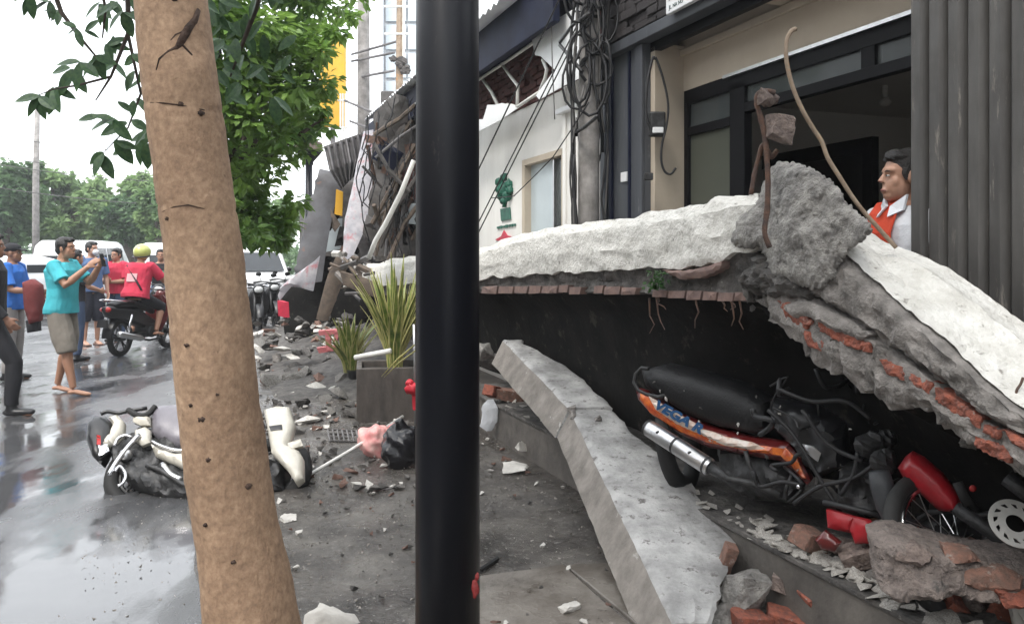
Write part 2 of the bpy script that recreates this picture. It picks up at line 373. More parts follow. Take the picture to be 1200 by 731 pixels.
def brickmesh(seed, d, chip=.12, sub=2):
    """one brick with chipped corners"""
    rr = random.Random(seed); bm = bmesh.new(); bmesh.ops.create_cube(bm, size=1)
    bmesh.ops.bevel(bm, geom=bm.edges[:], offset=.05, segments=1, affect='EDGES')
    bmesh.ops.subdivide_edges(bm, edges=[e for e in bm.edges if e.calc_length() > .4], cuts=sub)
    bmesh.ops.triangulate(bm, faces=bm.faces)
    for v in bm.verts:
        v.co = V((v.co.x * d[0], v.co.y * d[1], v.co.z * d[2]))
        v.co += V((nz(v.co * 9 + V((seed, 0, 0))), nz(v.co * 9 + V((0, seed, 0))), nz(v.co * 9 + V((0, 0, seed))))) * chip * min(d)
    me = bpy.data.meshes.new('brick'); bm.to_mesh(me); bm.free(); return me
def setmat(me, m):
    me.materials.clear(); me.materials.append(X[m] if isinstance(m, str) else m); return me
def textmesh(body, size, extrude=.001, shear=0, bold=0, align='LEFT'):
    c = bpy.data.curves.new('t', 'FONT'); c.body = body; c.size = size; c.extrude = extrude; c.shear = shear; c.offset = bold; c.align_x = align
    o = bpy.data.objects.new('t', c); COL.objects.link(o)
    me = bpy.data.meshes.new_from_object(o.evaluated_get(bpy.context.evaluated_depsgraph_get()))
    bpy.data.objects.remove(o); bpy.data.curves.remove(c); return me
# ================================================================ ground
def road_mat():
    m, n, b = newmat('wet asphalt'); N = n.nodes; L = n.links
    tc = N.new('ShaderNodeTexCoord')
    def nse(sc, det, rough=.6, vec=None):
        t = N.new('ShaderNodeTexNoise'); t.inputs['Scale'].default_value = sc; t.inputs['Detail'].default_value = det; t.inputs['Roughness'].default_value = rough
        L.new(vec or tc.outputs['Object'], t.inputs['Vector']); return t.outputs[0]
    mp = N.new('ShaderNodeMapping'); mp.inputs['Rotation'].default_value = (0, 0, -A); mp.inputs['Scale'].default_value = (1.0, .38, 1); L.new(tc.outputs['Object'], mp.inputs[0])
    pud = nse(.75, 7, .62, mp.outputs[0]); fine = nse(110, 4)
    r = N.new('ShaderNodeValToRGB'); r.color_ramp.elements[0].position = .44; r.color_ramp.elements[1].position = .58
    L.new(pud, r.inputs[0])
    cr = N.new('ShaderNodeValToRGB'); cr.color_ramp.elements[0].color = (.040, .041, .044, 1); cr.color_ramp.elements[1].color = (.10, .10, .103, 1); L.new(nse(3.5, 8), cr.inputs[0]); L.new(cr.outputs[0], b.inputs['Base Color'])
    mr = N.new('ShaderNodeMapRange'); mr.inputs[3].default_value = .06; mr.inputs[4].default_value = .42; L.new(r.outputs[0], mr.inputs[0]); L.new(mr.outputs[0], b.inputs['Roughness'])
    ms = N.new('ShaderNodeMapRange'); ms.inputs[3].default_value = .02; ms.inputs[4].default_value = .55; L.new(r.outputs[0], ms.inputs[0])
    bp = N.new('ShaderNodeBump'); bp.inputs['Distance'].default_value = .006; L.new(ms.outputs[0], bp.inputs['Strength']); L.new(fine, bp.inputs['Height'])
    bp2 = N.new('ShaderNodeBump'); bp2.inputs['Distance'].default_value = .02; bp2.inputs['Strength'].default_value = .12; L.new(nse(1.6, 3), bp2.inputs['Height']); L.new(bp.outputs[0], bp2.inputs['Normal'])
    L.new(bp2.outputs[0], b.inputs['Normal']); b.inputs['IOR'].default_value = 1.75
    return m
def pave_mat():
    m, n, b = newmat('damp dirty pavement'); N = n.nodes; L = n.links
    tc = N.new('ShaderNodeTexCoord')
    def nse(sc, det, rough=.6):
        t = N.new('ShaderNodeTexNoise'); t.inputs['Scale'].default_value = sc; t.inputs['Detail'].default_value = det; t.inputs['Roughness'].default_value = rough
        L.new(tc.outputs['Object'], t.inputs['Vector']); return t.outputs[0]
    cr = N.new('ShaderNodeValToRGB'); e = cr.color_ramp.elements; e[0].position = .33; e[0].color = (.014, .012, .010, 1); e[1].position = .68; e[1].color = (.15, .138, .122, 1)
    x = e.new(.47); x.color = (.065, .058, .052, 1)
    L.new(nse(2.1, 9, .68), cr.inputs[0])
    sp = N.new('ShaderNodeValToRGB'); sp.color_ramp.elements[0].position = .60; sp.color_ramp.elements[1].position = .68; L.new(nse(38, 5), sp.inputs[0])
    mx = N.new('ShaderNodeMixRGB'); L.new(sp.outputs[0], mx.inputs[0]); L.new(cr.outputs[0], mx.inputs[1]); mx.inputs[2].default_value = (.19, .18, .165, 1)
    L.new(mx.outputs[0], b.inputs['Base Color'])
    mr = N.new('ShaderNodeMapRange'); mr.inputs[1].default_value = .42; mr.inputs[2].default_value = .62; mr.inputs[3].default_value = .10; mr.inputs[4].default_value = .62; L.new(nse(1.3, 6), mr.inputs[0]); L.new(mr.outputs[0], b.inputs['Roughness'])
    bp = N.new('ShaderNodeBump'); bp.inputs['Distance'].default_value = .018; bp.inputs['Strength'].default_value = .6; L.new(nse(24, 9, .7), bp.inputs['Height']); L.new(bp.outputs[0], b.inputs['Normal'])
    return m
X['road'] = road_mat(); X['pave'] = pave_mat()
mb = MB(); mb.add([(-400, -40, 0), (400, -40, 0), (400, 600, 0), (-400, 600, 0)], [(0, 1, 2, 3)])
tag(mb.build('road', 'road', origin=False), kind='structure')
mb = MB(); ns, nt = 150, 26
T0 = lambda s: -.12 + .10 * nz((s * .9, 0, 3), 1, 3)
vs = []; fs = []
for i in range(ns + 1):
    s = -4 + 44 * (i / ns) ** 1.25; t0 = T0(s)
    for j in range(nt + 1):
        t = t0 + (2.3 - t0) * j / nt
        z = .016 + (.010 * nz((s * 3, t * 3, 0), 1, 4) if j > 3 else (-.020, -.012, -.007, -.003)[j])
        vs.append(St(s, t, z))
for i in range(ns):
    for j in range(nt):
        a = i * (nt + 1) + j; fs.append((a, a + nt + 1, a + nt + 2, a + 1))
mb.add(vs, fs); pav = tag(mb.build('pavement', 'pave', origin=False, smooth=True), kind='structure')
# the smooth paving slabs that show near the camera
k = 0
X['slab'] = pm('smooth muddy paving', (.225, .205, .182), (.085, .072, .06), 3.2, .5, r2=.2, bump=.4, bs=40, spot=((.055, .045, .036), 2.6, .56))
rr = random.Random(5)
SG = [[(1.7 + .92 * i + rr.uniform(-.12, .12) * (0 < i), .95 + .62 * j + rr.uniform(-.07, .07)) for j in range(3)] for i in range(6)]
for i in range(5):
    for j in range(2):
        if i > 1: continue
        q = [SG[i][j], SG[i + 1][j], SG[i + 1][j + 1], SG[i][j + 1]]; cs_ = sum(a for a, b in q) / 4; ct_ = sum(b for a, b in q) / 4
        tl = (rr.uniform(-.008, .008), rr.uniform(-.01, .01)); ring = []
        for k in range(4):
            (a, b), (c, d) = q[k], q[(k + 1) % 4]
            for f in (0, .25, .5, .75):
                x, y = lerp(a, c, f), lerp(b, d, f); jn = .010 * nz((x * 5, y * 5, k), 1, 3); x += (cs_ - x) * .012 + jn; y += (ct_ - y) * .012 + jn
                ring.append((x, y, .028 + tl[0] * (x - cs_) / .4 + tl[1] * (y - ct_) / .3))
        m_ = MB(); m_.loft([[St(x, y, -.04) for x, y, z in ring], [St(x, y, z) for x, y, z in ring]]); o = m_.build('paving_slab', 'slab', pav, bevel=.005)
# fine grit lying on the pavement and the road edge
gm = MB(); rr = random.Random(11)
for i in range(9500):
    s = rr.uniform(1.6, 9) if i % 3 else rr.uniform(6, 16); t = rr.uniform(.0, 2.12) if rr.random() < .9 else rr.uniform(-.6, 0)
    p = St(s, t, .022); q = rr.uniform(.003, .010) * (1.6 if rr.random() < .06 else 1)
    a = [p + V((rr.uniform(-q, q), rr.uniform(-q, q), rr.uniform(-.2, 1.2) * q)) for _ in range(4)]
    gm.add(a, [(0, 1, 2), (0, 2, 3), (0, 3, 1), (1, 3, 2)])
X['grit'] = pm('grit', (.34, .31, .28), (.10, .09, .08), 14, .9, bump=0)
tag(gm.build('grit', 'grit', origin=False), kind='stuff')
# terrace in front of the shops
mb = MB(); TP = [(-2, .29), (5.2, .30), (6.6, .30), (30, .30)]
mb.sbox(-2, 7.2, 2.18, 3.0, -.1, .28)
X['riser'] = pm('stained riser', (.155, .14, .125), (.075, .068, .062), 4, .8, bump=.5, bs=25, spot=((.24, .23, .21), 6, .66))
terr = tag(mb.build('terrace', 'riser', origin=False, bevel=.01), kind='structure')
mb = MB(); mb.sbox(-2, 7.22, 2.165, 3.0, .282, .302); mb.build('terrace_edge', 'concrete_d', terr, bevel=.004)
mb = MB(); mb.sbox(7.2, 40, 2.25, 3.0, -.1, .16); tag(mb.build('terrace', 'riser', origin=False), kind='structure')
# ================================================================ shop building with the grey column
bl = thing('shop_building', 'cream shop front with blue grey column and black framed glazing', 'building', St(3.5, 2.85, 0))
def bpart(name, mt, boxes, parent=bl, bevel=0, **kw):
    m_ = MB()
    for b in boxes: m_.sbox(*b)
    return m_.build(name, mt, parent, world=True, bevel=bevel, **kw)
sc0, sc1 = sof(755, 2.85), sof(707, 2.85)           # column along the street
bpart('column', 'col_grey', [(sc0, sc1, 2.85, 3.25, .3, 3.0)], bevel=.01)
bpart('column_groove', 'navy_steel', [(sc0 + .19, sc0 + .215, 2.835, 2.852, .3, 2.98), (sc1 - .17, sc1 - .13, 2.83, 2.852, .3, 2.98)])
bpart('column_trim', 'col_grey', [(sc0 - .004, sc0 + .09, 2.825, 2.85, .3, 2.985), (sc1 - .08, sc1 + .003, 2.82, 2.85, .3, 2.985)], bevel=.006)
bpart('socket_plate', 'white_sheet', [(sof(736, 2.85), sof(729, 2.85), 2.838, 2.85, 1.5 + (300 - 213) / F * Yt(732, 2.85), 1.5 + (300 - 202) / F * Yt(732, 2.85))])
bpart('side_wall', 'cream', [(sc0 - .06, sc0 - .003, 2.90, 3.3, .3, 2.96)])
lin = bpart('lintel', 'col_grey', [(1.4, sc1 + .02, 2.79, 2.9, 2.99, 3.07)], bevel=.006)
bpart('soffit_beam', 'black_alu', [(1.4, sc0, 2.9, 2.95, 2.93, 3.25)])
# soffit: one panel fallen out, the void above is open and dark
sv0, sv1 = sof(905, 3.05), sof(800, 3.1)
bpart('soffit_panel', 'cream', [(sv1 + .02, sc0 - .01, 2.95, 3.16, 2.955, 2.975)])
bpart('soffit_panel', 'cream', [(1.4, sv0, 2.95, 3.16, 2.955, 2.975)])
bpart('soffit_void', 'black_alu', [(1.4, sc0 - .01, 2.95, 3.3, 3.45, 3.47)])
bpart('bulkhead_wall', 'cream', [(1.4, sc0 - .01, 3.13, 3.3, 2.66, 3.44)])
bpart('cornice', 'cream', [(1.4, sc0 - .01, 3.10, 3.13, 2.90, 2.95)], bevel=.006)
# cladding of dark ledge stones above the lintel
ck = MB(); ck.sbox(1.4, sc1 + .02, 2.86, 3.3, 3.072, 4.2); ck.build('upper_wall', 'stone_dark', bl, world=True)
z = 3.085; row = 0; sm_ = [setmat(brickmesh(i, (1, 1, 1), .05), 'stone_dark') for i in range(5)]
rr = random.Random(3)
while z < 3.72:
    h = rr.uniform(.045, .07); s = sc1 - rr.uniform(0, .2)
    while s > 3.7:
        l = rr.uniform(.12, .34); o = inst(sm_[rr.randrange(5)], 'ledge_stone', bl, St(s - l / 2, 2.845 + rr.uniform(-.018, .012), z + h / 2) - bl.location, (0, 0, A), (.07, l - .006, h - .006)); s -= l
    z += h
# glazing
tf = 3.135
def zf(u, v, t=tf): return CH - (v - HZ) / F * Yt(u, t)
def fr(name, mt, u0, u1, z0, z1, t0=tf, t1=tf + .06, parent=bl, bevel=.004): return bpart(name, mt, [(sof(u1, t0), sof(u0, t0), t0, t1, z0, z1)], parent, bevel)
wf = fr('window_frame', 'black_alu', 792, 806, .3, 2.63)
bpart('top_rail', 'alu', [(sof(1200, tf), sof(851, tf), tf - .03, tf, 2.645, 2.665)])
bpart('top_rail_black_band', 'black_alu', [(1.4, sof(792, tf), tf, tf + .06, 2.565, 2.66)])  # black aluminium frame band behind the rail
fr('mullion', 'black_alu', 855, 872, .3, 2.60)
fr('mullion', 'black_alu', 1009, 1025, 2.44, 2.59, tf + .005)
fr('transom', 'black_alu', 872, 1300, 2.40, 2.46)
fr('transom', 'black_alu', 806, 855, 2.34, 2.40, tf + .003)
fr('pane', 'glass_dark', 806, 855, 2.40, 2.59, tf + .025, tf + .03, bevel=0)
fr('pane', 'glass_pane', 806, 855, .35, 2.34, tf + .025, tf + .03, bevel=0)
fr('pane', 'glass_dark', 872, 1009, 2.46, 2.57, tf + .025, tf + .03, bevel=0)
fr('pane', 'glass_dark', 1025, 1250, 2.46, 2.57, tf + .025, tf + .03, bevel=0)
# the room behind the glazing
bpart('room_floor', 'riser', [(-1, 5.6, 3.0, 7.0, .1, .298)])
bpart('room_ceiling', 'room', [(-1, 5.6, 3.31, 7.0, 2.74, 2.80)])
bpart('room_back_wall', 'room', [(-1, 5.6, 7.0, 7.1, .3, 2.8)])
bpart('room_end_wall', 'room', [(5.6, 5.7, 3.31, 7.1, .3, 2.8)]); bpart('room_near_wall', 'room', [(-1.1, -1, 3.31, 7.1, .3, 2.8)])
bpart('room_roof', 'room', [(-1.1, sc1, 3.31, 7.1, 3.5, 3.7)])
ti = 4.3                                             # inner black door screen seen through the opening
s_a, s_b = sof(1022, ti), sof(880, ti)
bpart('inner_screen', 'black_alu', [(s_a, s_a + .09, ti, ti + .06, .3, 2.33), (s_b - .06, s_b, ti, ti + .06, .3, 2.33), (s_a + .09, s_b - .06, ti, ti + .06, 2.22, 2.33)])
bpart('inner_pane', 'black_plastic', [(s_a + .09, s_b - .06, ti + .02, ti + .03, .3, 2.22)])
lp = MB(); c = P(1037, 112, Yt(1037, 4.6)); c.z = 2.62; lp.tube([c + V((0, 0, .12)), c + V((0, 0, .03))], .02); lp.ball(c, (.045, .045, .035)); lp.build('ceiling_fitting', 'room', bl, world=True, smooth=True)
# sign board above the shop
sg = thing('shop_sign', 'white sign board with small dark lettering hung over the lintel edge', 'sign', St(sof(785, 2.77), 2.77, 3.05))
s1 = sof(785, 2.77); m_ = MB(); m_.sbox(2.2, s1, 2.74, 2.775, 3.045, 3.55); m_.build('sign_board', 'white_sheet', sg, world=True, bevel=.004)
X['ink'] = pm('sign ink', (.06, .10, .10), None, 9, .6, bump=0)
for body, z_, h_ in (('A. ANA MA', 3.122, .05), ('JL. NA NO', 3.068, .036)):
    me = setmat(textmesh(body, h_, .001), 'ink'); o = inst(me, 'lettering', sg, St(s1 - .04, 2.7385, z_) - sg.location)
    o.rotation_euler = M((((SA), 0, -CA), (-CA, 0, -SA), (0, 1, 0))).to_euler()
# electric meter with its loop of cable on the recess wall
em = thing('electric_meter', 'small dark electric meter with a hanging cable loop on the cream recess wall', 'meter', P(770, 148, 5.55))
c = P(770, 146, 5.55)
m_ = MB(); m_.box(c, (.11, .06, .17), (0, 0, A - .3)); m_.build('meter_box', 'engine', em, world=True, bevel=.012)
m_ = MB(); m_.box(c + V((.0, -.035, -.045)), (.075, .02, .04), (0, 0, A - .3)); m_.build('meter_label', 'white_sheet', em, world=True, bevel=.006)
Yq = 5.52
m_ = MB(); m_.tube(CR([P(u, v, Yq) for u, v in ((767, 70), (765, 68), (759, 95), (757, 125), (759, 143), (765, 152))]), .009, 7); m_.tube(CR([P(u, v, Yq) for u, v in ((767, 70), (769, 69), (777, 92), (783, 122), (781, 148), (776, 168), (775, 188), (779, 201), (786, 204), (792, 197))]), .008, 7)
m_.build('meter_cable', 'cable', em, world=True, smooth=True)
m_ = MB(); m_.box(P(760, 207, 5.53), (.06, .03, .05)); m_.build('wall_socket', 'engine', em, world=True, bevel=.006)
# ================================================================ folding shutter on the right
fs_ = thing('folding_shutter', 'dark grey steel folding shutter of tall ribbed slats at the right edge', 'shutter', St(sof(1073, 2.85), 2.85, .3))
s = sof(1073, 2.85); i = 0
def slat(s, w):
    sec = []
    prof = [(0, .0), (.006, -.022), (.018, -.032), (w - .03, -.034), (w - .016, -.02), (w - .010, .012), (w, .014), (w, .03), (0, .03)]
    m_ = MB(); m_.loft([[St(s - a, 2.84 + b, z_) for a, b in prof] for z_ in (.3, 3.3)]); return m_
while s > .6:
    slat(s, .092).build('slat', 'shutter', fs_, world=True, angle=35); s -= .093; i += 1
m_ = MB(); m_.sbox(.6, sof(1073, 2.85) + .012, 2.80, 2.90, 3.3, 3.36); m_.build('head_track', 'shutter', fs_, world=True)
# ================================================================ white neighbour building
wb = thing('white_building', 'damaged white building with torn parapet cladding left of the grey column', 'building', St(7, 2.95, 0))
wall_s0, wall_s1 = sc1 + .004, 10.2
tw = 2.98
wa, wc = sof(662, tw), sof(613, tw)
zt = 2.47
bpart('wall', 'white_wall', [(wall_s0, wa, tw, 3.2, .1, 3.0), (wa, wc, tw, 3.2, zt, 3.0), (wc, wall_s1, tw, 3.2, .1, 3.0)], wb)
wi = bpart('window', 'cream', [(wc - .07, wc, tw - .015, tw + .10, .6, zt), (wa, wa + .05, tw - .015, tw + .10, .6, zt), (wa + .05, wc - .07, tw - .015, tw + .10, zt - .06, zt)], wb, bevel=.004)
wm = sof(645, tw)
X['curtain'] = pm('pale blue blind', (.50, .57, .60), (.44, .5, .53), 2, .4, bump=.1)
bpart('pane', 'curtain', [(wm, wc - .07, tw + .06, tw + .07, .6, zt - .06)], wi)
bpart('pane', 'glass_dark', [(wa + .05, wm - .003, tw + .06, tw + .07, .6, zt - .06)], wi)
bpart('window_bar', 'alu', [(wm - .012, wm + .014, tw + .03, tw + .06, .6, zt - .06)], wi)
bpart('inner_wall', 'engine', [(wall_s0, wall_s1, 3.6, 3.7, .1, 3.2)], wb)
# pilaster
pa, pb = sof(681, 2.86), sof(659, 2.86)
bpart('pilaster', 'white_wall', [(pa, pb, 2.86, tw, .1, 2.96), (pa + .03, pa + .09, 2.84, 2.86, .1, 2.95), (pb - .10, pb - .04, 2.84, 2.86, .1, 2.95)], wb, bevel=.006)
bpart('pilaster_band', 'white_sheet', [(pa - .03, pb + .03, 2.80, 2.9, zf(670, 131, 2.86), zf(670, 124, 2.86))], wb, bevel=.01)
# parapet above: exposed maroon bricks, torn white sheets, bent white frame
bpart('parapet_wall', 'redstone', [(wall_s0, 13, 3.0, 3.2, 3.0, 3.6)], wb)
bm_ = [setmat(brickmesh(20 + i, (.07, .20, .055), .12, 1), 'redstone') for i in range(4)]
rr = random.Random(5); z = 3.03; row = 0
while z < 3.56:
    s = sof(655, 2.95) + (row % 2) * .1
    while s < sof(560, 2.95):
        if rr.random() < .93: inst(bm_[rr.randrange(4)], 'brick', wb, St(s, 2.985 + rr.uniform(-.012, .014), z) - wb.location, (rr.uniform(-.05, .05), rr.uniform(-.05, .05), A + rr.uniform(-.03, .03)))
        s += .212
    z += .068; row += 1
dt = lambda t: (lambda u, v: Yt(u, t))
for poly in ([(622, 41), (687, 2), (692, 2), (691, 47), (684, 60), (679, 92), (660, 101), (632, 117), (628, 112), (650, 82), (633, 66), (627, 65)],
             [(540, 140), (566, 140), (571, 123), (580, 123), (588, 121), (598, 123), (606, 127), (588, 140), (563, 153), (540, 168)]):
    relief(poly, dt(2.70), .015, .003, .003, 3, 7, edge=6, seed=2).build('cladding_sheet', 'white_sheet', wb, world=True, angle=30)
def rod(poly, t, r, name, mt, parent, n=6): 
    m_ = MB(); m_.tube([Pt(u, v, t) for u, v in poly], r, n); return m_.build(name, mt, parent, world=True, smooth=True)
for pl in ([(545, 104), (588, 76), (626, 50)], [(588, 75), (600, 92), (607, 101), (606, 126)], [(566, 94), (576, 108), (583, 123)], [(636, 70), (641, 82), (639, 92), (631, 112)], [(604, 127), (620, 116), (634, 107)], [(606, 126), (600, 124), (594, 123)]):
    rod(pl, 2.74, .017, 'frame_bar', 'pvc', wb)
# eave: navy fascia board under a corrugated zinc roof
ze0, ze1 = 3.37, 3.78
bpart('eave_board', 'navy_steel', [(wall_s0 + .3, 14, 2.56, 2.62, ze0, ze1)], wb, bevel=.01)
bpart('eave_soffit', 'navy_steel', [(wall_s0 + .3, 14, 2.62, 3.2, 3.62, 3.64)], wb)
bpart('eave_rib', 'alu', [(8.0, 12, 2.548, 2.56, 3.52, 3.535)], wb)
m_ = MB(); secs = []; n = 90
for i in range(n + 1):
    s = 6.6 + 7 * i / n; dz = .022 * math.sin(i * 2 * math.pi / 2.2)
    secs.append([St(s, 2.42, ze1 + .0 + dz), St(s, 4.2, ze1 + .5 + dz), St(s, 4.2, ze1 + .508 + dz), St(s, 2.42, ze1 + .008 + dz)])
m_.loft(secs); m_.build('corrugated_roof', 'white_sheet', wb, world=True, smooth=False)
bpart('upper_storey', 'far_white', [(9, 13, 4.2, 8, 3.2, 7)], wb)
# green emblem on the white wall
ge = thing('wall_emblem', 'green tree shaped ornament over a red base on the white wall', 'sign', Pt(591, 275, 2.96))
tg = 2.955
m_ = MB()
rr = random.Random(9)
for (u, v, r) in ((591, 222, .075), (586, 214, .05), (597, 216, .05), (588, 230, .055), (596, 229, .055), (591, 208, .045), (585, 222, .045), (598, 223, .045), (591, 236, .04)):
    m_.ball(Pt(u, v, tg), (r, .03, r), None, 12, 8, .5, rr.random() * 9)
m_.build('ornament_crown', 'green', ge, world=True, smooth=True)
m_ = MB(); m_.tube([Pt(591, 236, tg), Pt(591, 243, tg)], .022); m_.build('ornament_stem', 'green', ge, world=True, smooth=True)
relief([(586, 245), (597, 243), (598, 257), (587, 259)], dt(2.965), .02, .004, .002).build('ornament_pot', 'green', ge, world=True)
for i in range(7):
    u = 582 + i * 3.2; v = 267 - i * .55; h = (2.6, 3.4, 2.4, 3.6, 2.6, 3.2, 2.5)[i]
    relief([(u, v - h / 2), (u + 2.3, v - h / 2 - .4), (u + 2.4, v + h / 2 - .4), (u, v + h / 2)], dt(2.965), .02, .003, .002, step=3).build('letter', 'green', ge, world=True)
X['red_flat'] = pm('red plastic letter', (.60, .03, .07), None, 9, .5, bump=.1)
relief([(580, 281), (587, 277), (590, 270), (594, 276), (599, 277), (592, 281), (584, 282)], dt(2.965), .02, .004, .002).build('red_base', 'red_flat', ge, world=True)
# ================================================================ utility pole wrapped in cables
up = thing('utility_pole', 'grey utility pole wrapped in a tangle of black cables beside the grey column', 'utility pole', Pt(690, 300, 2.62))
up.location.z = .02
pc = up.location
m_ = MB(); m_.tube([V((pc.x, pc.y, 0)), V((pc.x, pc.y, 2)), V((pc.x + .02, pc.y, 7))], [.085, .08, .065], 14); m_.build('pole', 'pole_con', up, world=True, smooth=True)
rr = random.Random(4)
for i in range(22):
    z0 = rr.uniform(.3, 2.6); z1 = z0 + rr.uniform(.6, 1.9); a0 = rr.uniform(0, 6.28); k = rr.uniform(-2.2, 2.2)
    pts = []
    for j in range(12):
        f = j / 11; r_ = .085 + .045 * abs(math.sin(f * 3.1 * rr.uniform(.9, 1.1) + i)) + .012
        pts.append(V((pc.x + math.cos(a0 + k * f) * r_, pc.y + math.sin(a0 + k * f) * r_, z0 + (z1 - z0) * f)))
    m_ = MB(); m_.tube(pts, rr.uniform(.006, .014), 5); m_.build('cable', 'cable' if i % 3 else 'cable_grey', up, world=True, smooth=True)
m_ = MB()
for i in range(26):
    c = V((pc.x + rr.uniform(-.10, .12), pc.y - .11 + rr.uniform(-.03, .03), rr.uniform(2.75, 4.2))); a_ = rr.uniform(.05, .13); h_ = rr.uniform(.08, .28); q0 = rr.random() * 6
    m_.tube([c + V((a_ * math.cos(q0 + j * .5), rr.uniform(-.02, .02), h_ * math.sin(q0 + j * .5))) for j in range(13)], rr.uniform(.006, .013), 5)
m_.build('cable_bundle', 'cable', up, world=True, smooth=True)
m_ = MB(); m_.tube([Pt(u, v, 2.5) for u, v in ((691, 16), (671, 30), (656, 50), (656, 53), (668, 67), (682, 84))], .014, 6); m_.build('bent_bracket', 'engine', up, world=True, smooth=True)
m_ = MB(); m_.tube([Pt(u, v, 2.5) for u, v in ((674, 156), (684, 150), (696, 140), (700, 136))], .014, 6); m_.build('bracket', 'engine', up, world=True, smooth=True)
def cable(label, pts, r=.006, sag=0, mt='cable', grp='cables torn loose from the utility pole'):
    m_ = MB(); pp = [V(p) for p in pts]; q = []
    for a, b in zip(pp, pp[1:]):
        for j in range(8): q.append(a.lerp(b, j / 8))
    q.append(pp[-1])
    if sag:
        n = len(q)
        for i in range(n): q[i] = q[i] - V((0, 0, sag * 4 * (i / (n - 1)) * (1 - i / (n - 1))))
    m_.tube(q, r, 5); return tag(m_.build('hanging_cable', mt, smooth=True), label, 'cable', grp)
top = V((pc.x, pc.y, 4.6))
cable('black cable slanting down across the white building, topmost one ending at its left edge', [top + V((-.05, 0, 0)), Pt(655, 0, 2.4), Pt(562, 196, 2.3), P(530, 268, 8.6)], .007)
cable('black cable crossing the torn cladding sheet and reaching the green ornament', [top + V((-.06, .0, -.1)), P(688, 6, 5.85), P(600, 183, 6.2), P(560, 262, 6.6)], .0055)
cable('black cable running just right of another over the torn cladding sheet', [top + V((-.03, .0, -.2)), P(693, 8, 5.8), P(606, 181, 6.1), P(560, 274, 6.5)], .0055)
cable('thin cable sagging from the pole across the tall window to the green ornament', [P(690, 120, 5.8), P(648, 180, 6.1), P(602, 226, 6.6), P(575, 232, 7)], .0045, .03)
cable('grey wire dropping straight down in front of the white cladding', [P(645, -40, 6.6), P(646, 28, 6.6), P(647, 70, 6.6), P(650, 140, 6.6)], .005, 0, 'cable_grey')
# ================================================================ the fallen canopy
fc = thing('fallen_canopy', 'huge fallen concrete canopy with white edge, broken grey peak and exposed bricks', 'fallen canopy', Pt(860, 330, 2.3))
fc.location.z = .3
LT = 2.12
def strip(us, rows, back, seed, amp=.012, ns=7, closeback=True):
    """solid swept along photo columns us; rows = list of (v(u), t(u)) from top to bottom, back = metres of depth behind"""
    secs = []
    for u in us:
        ring = []
        pts = []
        for k, (vf, tf_, jv) in enumerate(rows):
            t = tf_(u) if callable(tf_) else tf_
            jj = jv * nz((u * .06, k * 7.3, seed), 1, 4) * 2
            w = Pt(u, vf(u) + jj, t); w += -RV * amp * nz(w + V((seed, k, 0)), ns, 4); pts.append(w)
        dens = []
        for a, b in zip(pts, pts[1:]):
            for j in range(6):
                w = a.lerp(b, j / 6)
                if j: w += -RV * amp * 1.3 * nz(w * 1.0 + V((seed, 9, 2)), ns * 1.3, 4)
                dens.append(w)
        dens.append(pts[-1])
        bk = [pts[-1] + RV * back, pts[0] + RV * back]
        secs.append(dens + bk)
    m_ = MB(); m_.loft(secs); return m_
# --- far beam: pale rendered outer edge
topF = tab([(420, 312), (487, 300), (563, 291), (594, 279), (635, 269), (672, 263), (716, 257), (738, 256), (762, 249), (786, 245), (805, 243), (841, 233), (875, 228), (905, 226)])
botF = tab([(420, 338), (487, 332), (563, 328), (605, 323), (672, 318), (727, 317), (742, 315), (779, 313), (801, 315), (845, 306), (862, 296), (905, 292)])
us = [425 + 4.5 * i for i in range(104)]
us = [u for u in us if u < 892]
strip(us, [(topF, LT + .07, 2.2), (lambda u: lerp(topF(u), botF(u), .18), LT + .012, 1), (lambda u: lerp(topF(u), botF(u), .6), LT - .005, 0), (botF, LT + .005, 2.4)], .26, 3, .014).build('painted_edge', 'white_paint2', fc, world=True, smooth=False, angle=40)
# dark cracked layer below the paint, then the terracotta edging row
lipF = tab([(420, 346), (487, 345), (563, 343), (735, 344), (800, 349), (860, 352), (905, 356)])
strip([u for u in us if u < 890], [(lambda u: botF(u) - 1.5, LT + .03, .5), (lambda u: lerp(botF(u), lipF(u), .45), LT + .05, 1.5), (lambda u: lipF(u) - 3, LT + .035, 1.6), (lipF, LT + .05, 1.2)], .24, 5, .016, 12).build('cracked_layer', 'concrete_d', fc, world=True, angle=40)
u = 565; rr = random.Random(2)
while u < 862:
    w = rr.uniform(12, 20) * (1 if u < 760 else 1.2)
    v = lipF(u + w / 2); h = 8.5 * (1 if u < 800 else 1.2)
    if not (676 < u < 690 or 738 < u < 752):
        j = rr.uniform(-1, 1.5)
        q = [(u, v - h + j), (u + w - 1.5, v - h + j + rr.uniform(-1, 1)), (u + w - 1.5 - 2, v + j), (u - 1, v + j + rr.uniform(-1, 1))]
        relief(q, dt(LT + .012), .09, .006, .006, 20, 7, edge=3, seed=int(u)).build('edge_tile', 'tile_edge', fc, world=True)
    u += w
